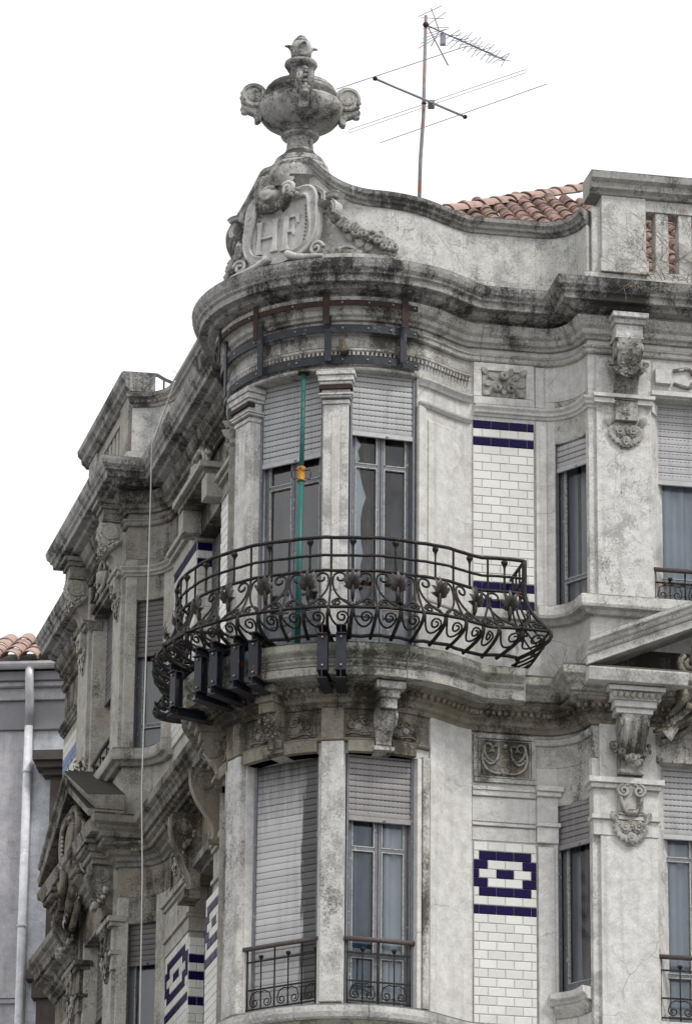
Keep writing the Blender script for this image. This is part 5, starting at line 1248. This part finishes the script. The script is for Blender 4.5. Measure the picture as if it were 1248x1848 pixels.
# ------------------------------------------------------------------ window guards
def guard(label, f, L, z0, zt, step=.16, group=None, handr=HANDR):
    g = thing('window_guard', label, 'railing', f(L / 2, 0, z0), group)
    m = MB(); m.tube([f(-.02, .015, zt), f(L / 2, .03, zt), f(L + .02, .015, zt)], .027, 8); part('handrail', m, handr, g)
    for z in (zt - .14, z0 + .24, z0 + .03): m = MB(); m.box(f, 0.01, L - .01, -.008, .008, z - .008, z + .008); part('rail_bar', m, IRON, g)
    n = int(L / step)
    for i in range(n + 1):
        a = .02 + (L - .04) * i / n
        if i % 2 == 0: m = MB(); m.tube([f(a, 0, z0), f(a, 0, zt - .01)], .009, 6); part('baluster', m, IRON, g)
        else:
            m = MB(); m.tube([f(a, 0, z0), f(a, 0, zt - .16)], .008, 6); part('baluster', m, IRON, g)
            c = Vector(f(a, 0, zt - .13)); part('finial', ME_FIN, None, g, M=Matrix.Translation(c - Vector((0, 0, .04))) @ Matrix.Scale(.7, 4))
            for sg in (-1, 1):
                m = MB(); pts = [(a + sg * .005, z0 + .21), (a + sg * .05, z0 + .22), (a + sg * .11, z0 + .19), (a + sg * .13, z0 + .12)] + [(a + sg * (.08 + .05 * (1 - .7 * q) * math.cos(-q * 8)), z0 + .10 + .05 * (1 - .7 * q) * math.sin(-q * 8)) for q in [k / 14 for k in range(15)]]
                m.tube([f(x, 0, z) for x, z in pts], .007, 5); part('scroll', m, IRON, g)
    return g
ch = chord(PB(-.5, 1.32), PB(31, 1.32)); guard('iron window guard in front of the blue-curtained lower bay window, right of the central pillar', ch, ch.L, 13.82, 14.5)
ch = chord(PB(-52, 1.32), PB(-13, 1.32)); guard('iron window guard in front of the closed stained shutter of the lower bay', ch, ch.L, 13.82, 14.5)
ch = chord(PR(3.07, NRp - .05), PR(4.79, NRp - .05)); guard('low iron window guard at the upper right window beside the mottled pilaster', ch, ch.L, 18.42, 18.8)
ch = chord(PR(3.07, NRp - .05), PR(4.79, NRp - .05)); guard('iron window guard at the lower right window with long pale curtains', ch, ch.L, 13.82, 14.5, .2)
ch = chord(PL(7.23, NLp - .05), PL(5.82, NLp - .05)); guard('iron window guard seen edge-on above the left pediment in the side street', ch, ch.L, 18.42, 18.85, .2)

# ------------------------------------------------------------------ steel clamps on the slab
def ibeam(mb, f, a0, a1, c, h, w_, t, axis):
    """I section beam; axis 'o' runs outwards, 'z' runs upwards; c = other two centre coordinates"""
    for (u0, u1, v0, v1) in ((-w_ / 2, w_ / 2, h / 2 - t, h / 2), (-w_ / 2, w_ / 2, -h / 2, -h / 2 + t), (-t / 2, t / 2, -h / 2 + t, h / 2 - t)):
        if axis == 'o': mb.box(f, c[0] + u0, c[0] + u1, a0, a1, c[1] + v0, c[1] + v1)
        else: mb.box(f, c[0] + u0, c[0] + u1, c[1] + v0, c[1] + v1, a0, a1)
def make_clamp(loc, ang, label):
    t = thing('steel_clamp', label, 'steel clamp', (0, 0, 0), 'steel beam clamps gripping the balcony slab')
    f = lambda a, o, z: (a, -o, z)
    def one(name, a0, a1, c, ax):
        m = MB(); ibeam(m, f, a0, a1, c, .10, .108, .011, ax)
        part(name, m, STEEL, t)
    one('top_beam', -.62, .17, (0, .082), 'o'); one('bottom_beam', -.62, .17, (0, -.405), 'o'); one('upright_beam', -.353, .03, (0, .09), 'z')
    for z in (.0, -.31):
        m = MB(); m.ball(f(.0, .15, z), .014, n=6, m=4); part('bolt', m, ALU, t)
    return t
M0 = lambda a, r, z, tw=0: Matrix.Translation(fB(a, r, z)) @ Matrix.Rotation(R(a + tw), 4, 'Z')
spec = [(-8.0, 'left steel clamp of the pair standing right under the central bay pillar'), (-2.4, 'right steel clamp of the pair standing right under the central bay pillar'),
        (-37.0, 'left steel clamp of the middle pair on the balcony edge'), (-30.5, 'right steel clamp of the middle pair on the balcony edge'),
        (-53.5, 'left steel clamp of the pair next to the lone outermost clamp'), (-46.0, 'right steel clamp of the pair next to the lone outermost clamp'),
        (-71, 'lone outermost steel clamp at the left end of the balcony slab, with the widest face')]
c0 = make_clamp(None, 0, spec[0][1])
for i, (a, lb) in enumerate(spec):
    M = M0(a, 1.86, 17.56, [0, 0, 4, 6, 8, 6, 14][i])
    if i: copy_tree(c0, M @ Matrix.Scale(1.0, 4), lb)
M = M0(spec[0][0], 1.86, 17.56); c0.matrix_basis = M

# ------------------------------------------------------------------ green prop
pr_ = thing('adjustable_prop', 'green adjustable steel prop with orange screw collar standing on the balcony under the lintel', 'prop', (-.5, 46.98, 17.6))
m = MB(); m.tube([(-.50, 46.98, 17.6), (-.482, 47.06, 19.55)], .034, 12); part('outer_tube', m, GREENP, pr_)
m = MB(); m.tube([(-.482, 47.06, 19.5), (-.470, 47.115, 20.82)], .026, 12); it = part('inner_tube', m, GREENP, pr_)
for i in range(9):
    z = 19.75 + i * .105; t = (z - 19.5) / 1.32; m = MB(); m.tube([(-.482 + .012 * t, 47.06 + .055 * t - .03, z), (-.482 + .012 * t, 47.06 + .055 * t - .02, z)], .009, 8); part('pin_hole', m, ROOM, it)
m = MB(); m.lathe((-.482, 47.062, 0), [(.03, 19.54), (.046, 19.54), (.046, 19.56), (.04, 19.57), (.04, 19.66), (.046, 19.67), (.046, 19.70), (.03, 19.71)], 14); cl = part('screw_collar', m, ORANGE, pr_)
for sg in (-1, 1):
    m = MB(); m.tube([(-.482 + sg * x, 47.045, z) for x, z in ((.04, 19.66), (.09, 19.67), (.105, 19.64), (.10, 19.58), (.08, 19.56), (.04, 19.565))], .006, 6); part('handle', m, RUSTY, cl)
m = MB(); m.box(lambda a, o, z: (a, o, z), -.56, -.44, 46.92, 47.04, 17.60, 17.61); part('foot_plate', m, GREENP, pr_); m = MB(); m.box(lambda a, o, z: (a, o, z), -.53, -.41, 47.05, 47.17, 20.805, 20.82); part('head_plate', m, RUSTY, pr_)

# ------------------------------------------------------------------ television aerial
an = thing('television_aerial', 'tall rusty television mast on the roof with comb-like aerial and long wire rods', 'aerial', (.84, 52, 24.2))
m = MB(); m.tube([(.83, 52, 24.2), (.86, 52, 25.6), (.895, 52, 26.2), (.92, 52, 27.56)], [.024, .023, .022, .019], 8); part('mast', m, MAST, an)
b0, b1 = Vector((.30, 51.32, 26.37)), Vector((1.41, 52.37, 26.37))
m = MB(); m.tube([b0, b1], .017, 6); bm = part('boom', m, ALU, an)
def rod(name, a, b, r, par, mat=ALU): m = MB(); m.tube([a, b], r, 5); return part(name, m, mat, par)
rod('rod', (-.17, 51.67, 26.39), (1.37, 50.46, 26.39), .0055, bm); rod('rod', (.38, 53.19, 26.39), (2.37, 51.47, 26.39), .0055, bm)
fa, fb = Vector((0, 52.88, 26.40)), Vector((2.1, 51.14, 26.40)); up = Vector((0, 0, .022))
m = MB(); m.tube([fa + up, fb + up, fb + Vector((.02, -.015, 0)), fb - up, fa - up, fa - Vector((.02, -.015, 0))], .004, 4, closed=True); part('folded_dipole', m, ALU, bm)
m = MB(); m.box(lambda a, o, z: (a, o, z), .95, 1.03, 51.98, 52.1, 26.34, 26.41); part('terminal_box', m, MAST, bm)
for q in (b0, b1, Vector((.9, 52, 26.37))): m = MB(); m.ball(q, .032, 1, 1, .9, 6, 4); part('bracket', m, RUSTY, bm)
u0_, u1_ = Vector((.93, 52.0, 27.43)), Vector((1.92, 52.95, 27.43)); m = MB(); m.tube([u0_, u1_], .012, 6); ub = part('boom', m, ALU, an)
ud = (u1_ - u0_).normalized(); us = Vector((ud.y, -ud.x, 0))
for i in range(13):
    p = u0_.lerp(u1_, .30 + .70 * i / 12); L = .15 - .05 * i / 12
    for sg in (-1, 1):
        rv = lambda: Vector((random.uniform(-.03, .03), random.uniform(-.03, .03), random.uniform(-.035, .035)))
        rod('director', p, p + us * L * sg + Vector((0, 0, .05)) + rv(), .0045, ub); rod('director', p, p + us * L * sg - Vector((0, 0, .05)) + rv(), .0045, ub)
for sg in (-1, 1):
    for j in range(4):
        a = u0_.lerp(u1_, .13) + Vector((0, 0, sg * (.04 + .05 * j))) - ud * .04 * j; rod('reflector_rod', a - us * .2 + Vector((0, 0, random.uniform(-.07, .07))), a + us * .2 + Vector((0, 0, random.uniform(-.09, .09))), .0045, ub)
    rod('reflector_arm', u0_.lerp(u1_, .16), u0_.lerp(u1_, .10) + Vector((0, 0, sg * .26)) - ud * .06, .006, ub, MAST)
m = MB(); m.box(lambda a, o, z: (a, o, z), 1.10, 1.17, 52.2, 52.27, 27.28, 27.42); part('dipole_box', m, ALU, ub)
rod('stay', (.95, 52, 27.40), (1.2, 52.2, 26.98), .008, an, MAST)
m = MB(); m.ball((.92, 51.99, 27.43), .04, 1, 1, 1, 6, 4); part('bracket', m, RUSTY, an)

# ------------------------------------------------------------------ cable down the side street front
cb = MB(); P0 = Vector(fL(6.45, .45, 23.55)); pts = [Vector(fL(2.70, 1.40, 22.13)), Vector(fL(3.3, 1.42, 21.99))]
pts = [Vector(fL(2.72, 1.43, 22.16)), Vector(fL(3.88, 1.45, 21.80)), Vector(fL(3.885, 1.455, 20.0)), Vector(fL(3.88, 1.47, 17.5)), Vector(fL(3.86, 1.44, 16.5)), Vector(fL(3.80, 1.42, 12))]
cb.tube(pts, .0085, 6); cbo = part('hanging_cable', cb, CABLE, None); cbo['label'] = 'thin white cable hanging over the cornice down past the narrow side street window'; cbo['category'] = 'cable'
# roof terrace handrail
hr = thing('terrace_handrail', 'small dark curved handrail with a thin post behind the left parapet', 'handrail', fL(7.4, .6, 22.6))
m = MB(); m.tube([fL(8.3, .6, 24.5), fL(7.9, .6, 24.36), fL(7.4, .6, 24.1), fL(6.9, .6, 23.86), fL(6.4, .6, 23.62)], .024, 6); part('handrail', m, IRON, hr); m = MB(); m.tube([fL(7.45, .6, 24.1), fL(7.45, .6, 22.6)], .012, 5); part('post', m, IRON, hr)

# ------------------------------------------------------------------ weeds
def twigs(label, f, a, o, z, n, L, cat='dry weeds', name='dry_weed', mat=TWIG, dn=-.2, spread=.5, r=.0032):
    m = MB()
    for i in range(n):
        p = Vector(f(a + random.uniform(-spread, spread), o + random.uniform(-.02, .04), z)); pts = [p]; d = Vector((random.uniform(-1, 1), random.uniform(-1, -.1), random.uniform(-.3, 1))).normalized()
        for k in range(6):
            d = (d + Vector((random.uniform(-.4, .4), random.uniform(-.3, .2), random.uniform(-.35, .25) + dn)) * .6).normalized(); pts.append(pts[-1] + d * L / 6)
            if k in (2, 3) and random.random() < .7:
                q = pts[-1]; d2 = (d + Vector((random.uniform(-1, 1), random.uniform(-.5, .5), random.uniform(-.6, .6)))).normalized(); m.tube([q, q + d2 * L * .2, q + d2 * L * .35 + Vector((0, 0, -.03))], r * .6, 3)
        m.tube(pts, [r * (1 - .12 * k) for k in range(7)], 3)
    o = part(name, m, mat, None, kind='stuff'); o['label'] = label; o['category'] = cat; return o
twigs('tangle of dry twigs hanging over the right cornice below the balusters', fR, 3.15, NRp + .3, 22.05, 46, .55)
twigs('dry climbing twigs tangled among the right balusters', fR, 3.35, NRp + .0, 22.4, 30, .8, dn=.12, spread=.35)
twigs('dry twigs hanging from the left main cornice near the bay', fL, 2.6, NLm + .44, 21.95, 14, .3, spread=1.0)
twigs('wisp of dry weeds at the foot of the upper right window guard', fR, 3.2, NRp - .02, 18.42, 10, .3, dn=.2, spread=.12)
twigs('small dry weeds growing above the cornice right of the balcony end', fR, 2.2, NRp - .3, 17.6, 9, .35, dn=.2, spread=.12)
sp_ = thing('ledge_succulent', 'tuft of small succulent plants growing on the peak of the left pediment', 'plant', fL(6.4, NLp + .3, 18.52))
for i in range(46):
    m = MB(); c = fL(6.35 + random.uniform(-.35, .35), NLp + .22 + random.uniform(-.12, .2), 18.50 + random.uniform(0, .05) - .0)
    petal_leaf(m, R(random.uniform(20, 160)), random.uniform(.04, .08), .012, 0, .3, .3); o = part('leaf', m, PLANT, sp_, M=Matrix.Translation(c) @ Matrix.Rotation(random.uniform(0, 6), 4, 'Z'))

# ------------------------------------------------------------------ neighbouring house
nb = thing('neighbouring_house', 'grey lilac rendered house with pink barrel tile roof and white downpipe at far left', 'house', (-8, 64, 0))
ng = R(-6)
def fN(a, o, z): return (-3.2 + (a) * math.cos(ng) + o * math.sin(ng), 62.0 + a * math.sin(ng) - o * math.cos(ng), z)
def nx(name, a0, a1, o0, o1, z0, z1, mat, parent=nb, bevel=.004): m = MB(); m.box(fN, a0, a1, o0, o1, z0, z1); return part(name, m, mat, parent, bevel=bevel)
nx('wall', -12, -1.09, -3, 0, 0, 21.55, NEI); nx('wall', -1.09, .9, -3, -.02, 0, 21.55, NEIB); nx('frieze', -12, .9, -3, .05, 21.553, 21.96, NEIDK); nx('wall_band', -12, .9, -3, .11, 21.965, 22.13, NEI); nx('cornice', -12, .9, -3, .20, 22.135, 22.2, NEID if 0 else NEI); nx('cornice', -12, .9, -3, .26, 22.205, 22.33, NEIDK)
nx('string_course', -12, -1.1, 0, .06, 17.66, 17.72, NEI); nx('string_course', -12, -1.1, 0, .09, 17.722, 17.80, NEI)
m = MB(); gp = [(.26 + .09 * (1 + math.cos(q)) , 22.42 + .085 * math.sin(q)) for q in [math.pi + math.pi * i / 8 for i in range(9)]]; gp2 = [(.26 + .09 * (1 + .9 * math.cos(q)), 22.42 + .077 * math.sin(q)) for q in [math.pi + math.pi * i / 8 for i in range(9)]]
m.prism([[fN(a, o, z) for o, z in gp + gp2[::-1]] for a in (-12, .9)]); gt = part('gutter', m, GUT, nb)
for a in (-1.6, -.25): nx('gutter_strap', a, a + .03, .25, .45, 22.33, 22.43, GUT)
m = MB(); m.tube([fN(-1.12, .35, 22.36), fN(-1.12, .35, 22.2), fN(-1.13, .2, 21.9), fN(-1.15, .1, 21.6)], .062, 12); dp = part('downpipe', m, GUT, nb); m = MB(); m.tube([fN(-1.15, .1, 21.62), fN(-1.15, .1, 3)], .058, 12); part('downpipe', m, PIPE, nb)
for z in (20.9, 18.7): m = MB(); m.tube([fN(-1.15, .1, z), fN(-1.15, .1, z + .05)], .066, 12); part('pipe_clip', m, PIPE, nb)
nr_ = MB(); nr_.add([fN(-12, .2, 22.42), fN(.9, .2, 22.42), fN(.9, -.95, 23.0), fN(-12, -.95, 23.0), fN(.9, -3, 22.4), fN(-12, -3, 22.4)], [(0, 1, 2, 3), (3, 2, 4, 5)]); nroof = part('roof', nr_, MORTAR, nb)
nd = (Vector(fN(0, 1, 0)) - Vector(fN(0, 0, 0))); nd = Vector((nd.x, nd.y, -.52)).normalized(); nu = Vector((nd.x, nd.y, 0)).normalized() * .52 + Vector((0, 0, 1))
TN = barrel(.5, .15, .12, arc=80, n=10).mesh('roof_tile', TERRAP)
for i in range(10):
    for k in range(4):
        a = .75 - i * .27; o = .38 - k * .38; part('roof_tile', TN, None, nroof, M=roof_M(Vector(fN(a, o, 22.47 + .52 * (.32 - o))), nd, nu, .035))
# dark stone window surround
nx('window_surround', -1.04, .9, -.02, .34, 21.02, 21.16, NEID); nx('window_surround', -1.00, .9, -.02, .28, 20.93, 21.02, NEID); nx('window_surround', -0.92, .9, -.02, .2, 20.84, 20.93, NEID); nx('window_surround', -0.82, .9, -.02, .12, 17.9, 20.84, NEID)
nx('window_surround', -0.78, .9, -.02, .18, 20.0, 20.12, NEID); nx('window_surround', -1.06, .9, -.02, .22, 17.95, 18.08, NEID); nx('window_surround', -0.98, .9, -.02, .16, 17.7, 17.95, NEID); nx('window_surround', -0.92, .9, -.02, .1, 14, 17.7, NEID)
# backing so no sky shows through the joints
m = MB(); q = [PK.f(t, -.13, 0) for t in PK.cuts(PK.near(PL(5.17, NLp)), PK.st['Rp'])]
m.prism([[(PK.f(t, -.17, 0)[0], PK.f(t, -.17, 0)[1], 22.0), (PK.f(t, -.06, 0)[0], PK.f(t, -.06, 0)[1], 22.0), (PK.f(t, -.06, 0)[0], PK.f(t, -.06, 0)[1], ptop(t) + .12), (PK.f(t, -.17, 0)[0], PK.f(t, -.17, 0)[1], ptop(t) + .12)] for t in [PK.near(PL(5.17, NLp)) + i * .05 for i in range(int((PK.st['Rp'] - PK.near(PL(5.17, NLp))) / .05))]])
part('parapet_core', m, S_PAR, bld)
